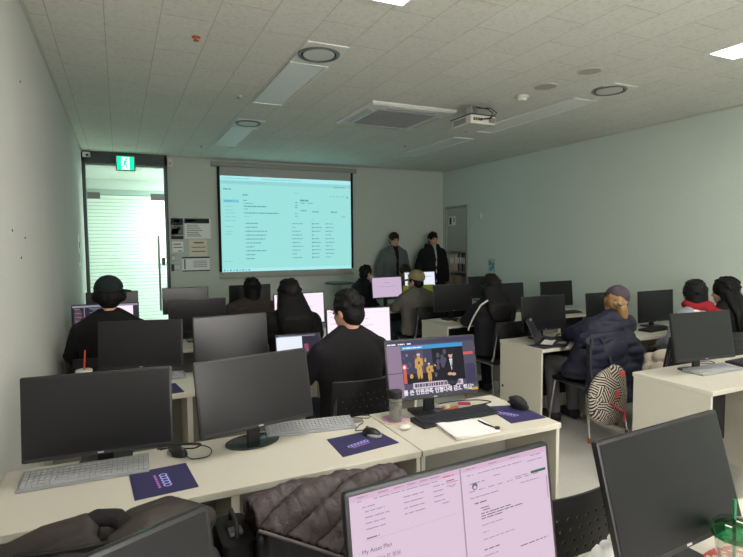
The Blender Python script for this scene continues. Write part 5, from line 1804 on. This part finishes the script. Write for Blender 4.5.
c_ = MB(); c_.box(.06, .12, -.055, -.03, .155, .195); c_.build('strap_tab', mat('coral_tag', (226, 100, 88)), t, bevel=.004)
c_ = MB(); c_.tube([(-.13, .02, .08), (-.14, .04, .22), (-.10, .08, .36), (-.04, .12, .42)], .012, 8); c_.build('strap', M_BLACKM, t, smooth=60)
c_ = MB(); c_.tube([(.09, .02, .15), (.08, .05, .26), (.06, .08, .36), (.05, .12, .42)], .012, 8); c_.build('strap', M_BLACKM, t, smooth=60)

# ================================================================== NEAR DESK CORNER
M_GREEN = glass('green_plastic', (40, 150, 92), .06, refl=2.0)
t = empty('tumbler', (1.478, .838, T)); tag(t, 'clear tumbler with a green lid and green straw at the bottom right', 'cup')
MB().lathe([(.036, 0), (.038, .003), (.050, .105), (.051, .112)], 36, caps=False).build('body', M_CLEAR, t, smooth=50)
MB().lathe([(.0, .002), (.034, .002)], 24, caps=False).build('bottom', M_CLEAR, t)
MB().lathe([(.056, .10), (.058, .115), (.055, .128), (.044, .140), (.024, .147), (.006, .148)], 36, caps=False).build('lid', M_GREEN, t, smooth=60)
MB().tube([(.0, 0, .02), (.0, .005, .20)], .0045, 12).build('straw', mat('green_straw', (30, 128, 78), rough=.3), t, smooth=40)
m_ = mat('red_print', (190, 90, 84), rough=.7)
nt = m_.node_tree
tc = nt.nodes.new('ShaderNodeTexCoord'); vo = nt.nodes.new('ShaderNodeTexVoronoi'); vo.inputs['Scale'].default_value = 70
rp = nt.nodes.new('ShaderNodeValToRGB'); rp.color_ramp.interpolation = 'CONSTANT'
rp.color_ramp.elements[0].color = lin((196, 84, 84)); rp.color_ramp.elements[1].color = lin((226, 212, 186)); rp.color_ramp.elements[1].position = .55
nt.links.new(tc.outputs['Object'], vo.inputs['Vector']); nt.links.new(vo.outputs['Distance'], rp.inputs[0])
nt.links.new(rp.outputs[0], nt.nodes['Principled BSDF'].inputs['Base Color'])
sx_ = nt.nodes.new('ShaderNodeSeparateColor'); nt.links.new(vo.outputs['Color'], sx_.inputs[0]); nt.links.new(sx_.outputs[0], rp.inputs[0])
t = empty('snack_packet', (1.535, .86, T), .1); tag(t, 'red and cream printed packet lying under the green-lidded tumbler', 'packet')
c_ = MB(); c_.box(-.12, .12, -.10, .07, 0, .0012); c_.build('wrapper', m_, t, bevel=.0003)
t = empty('tissue_pack', (1.205, 1.02, T), .3); tag(t, 'white paper tissues sticking up behind the near black monitor', 'tissue')
c_ = MB(); c_.box(-.07, .07, -.04, .04, 0, .02); c_.build('pack', M_WHITE, t, bevel=.006)
c_ = MB()
for i in range(3):
    a = -.4 + i * .4
    c_.caps([(-.045 + .04 * i, -.01, .02), (-.055 + .05 * i, .0, .045), (-.05 + .05 * i, .004, .062 - .008 * i)], [.018, .020, .008], 8)
blob(c_, 'sheet', M_PAPER, t, .004, 1)

# ================================================================== FRONT OF THE ROOM
t = empty('front_desk', (4.14, 7.25, 0)); tag(t, 'white front desk behind the lime green partition', 'desk')
MB().box(-.5, .5, -.27, .23, T - .028, T).build('top', M_DESK, t, bevel=.003)
for s in (-1, 1):
    MB().box(s * .49 - .01, s * .49 + .01, -.26, .22, 0, T - .028).build('side_panel', M_DESKPANEL, t)
MB().box(-.48, .48, -.22, -.20, .2, T - .028).build('modesty_panel', M_MODESTY, t)
t = empty('desk_partition', (4.10, 6.995, T)); tag(t, 'lime green partition in front of the man in a khaki cap', 'partition')
MB().box(-.27, .27, -.008, .008, .0, .255).build('panel', mat('lime_green', (172, 190, 62), rough=.6), t, bevel=.003)
for s in (-1, 1):
    MB().box(s * .2 - .012, s * .2 + .012, -.014, .03, .0, .05).build('clamp', M_SILVER, t, bevel=.002)
monitor((4.20, 7.13, 1.0, .02, .1, 1.03), 'bluish white lit monitor above the lime green partition', 'square', (E_BWHITE, lambda R, p, so: (words_line(R, .05, .06, .5, .03, 0), words_line(R, .5, .2, .4, .03, 0)), [E_GREYT]), base_dy=.0)
t = empty('round_table', (3.28, 8.2, 0)); tag(t, 'round black high table below the projection screen corner', 'table')
MB().lathe([(.23, .945), (.235, .95), (.235, .965), (.23, .97)], 40).build('top', M_BLACK, t, smooth=40)
MB().lathe([(.03, .02), (.03, .945)], 20).build('column', M_STEEL, t, smooth=40)
MB().lathe([(.2, 0), (.2, .012), (.04, .03)], 36).build('foot', M_STEEL, t, smooth=40)
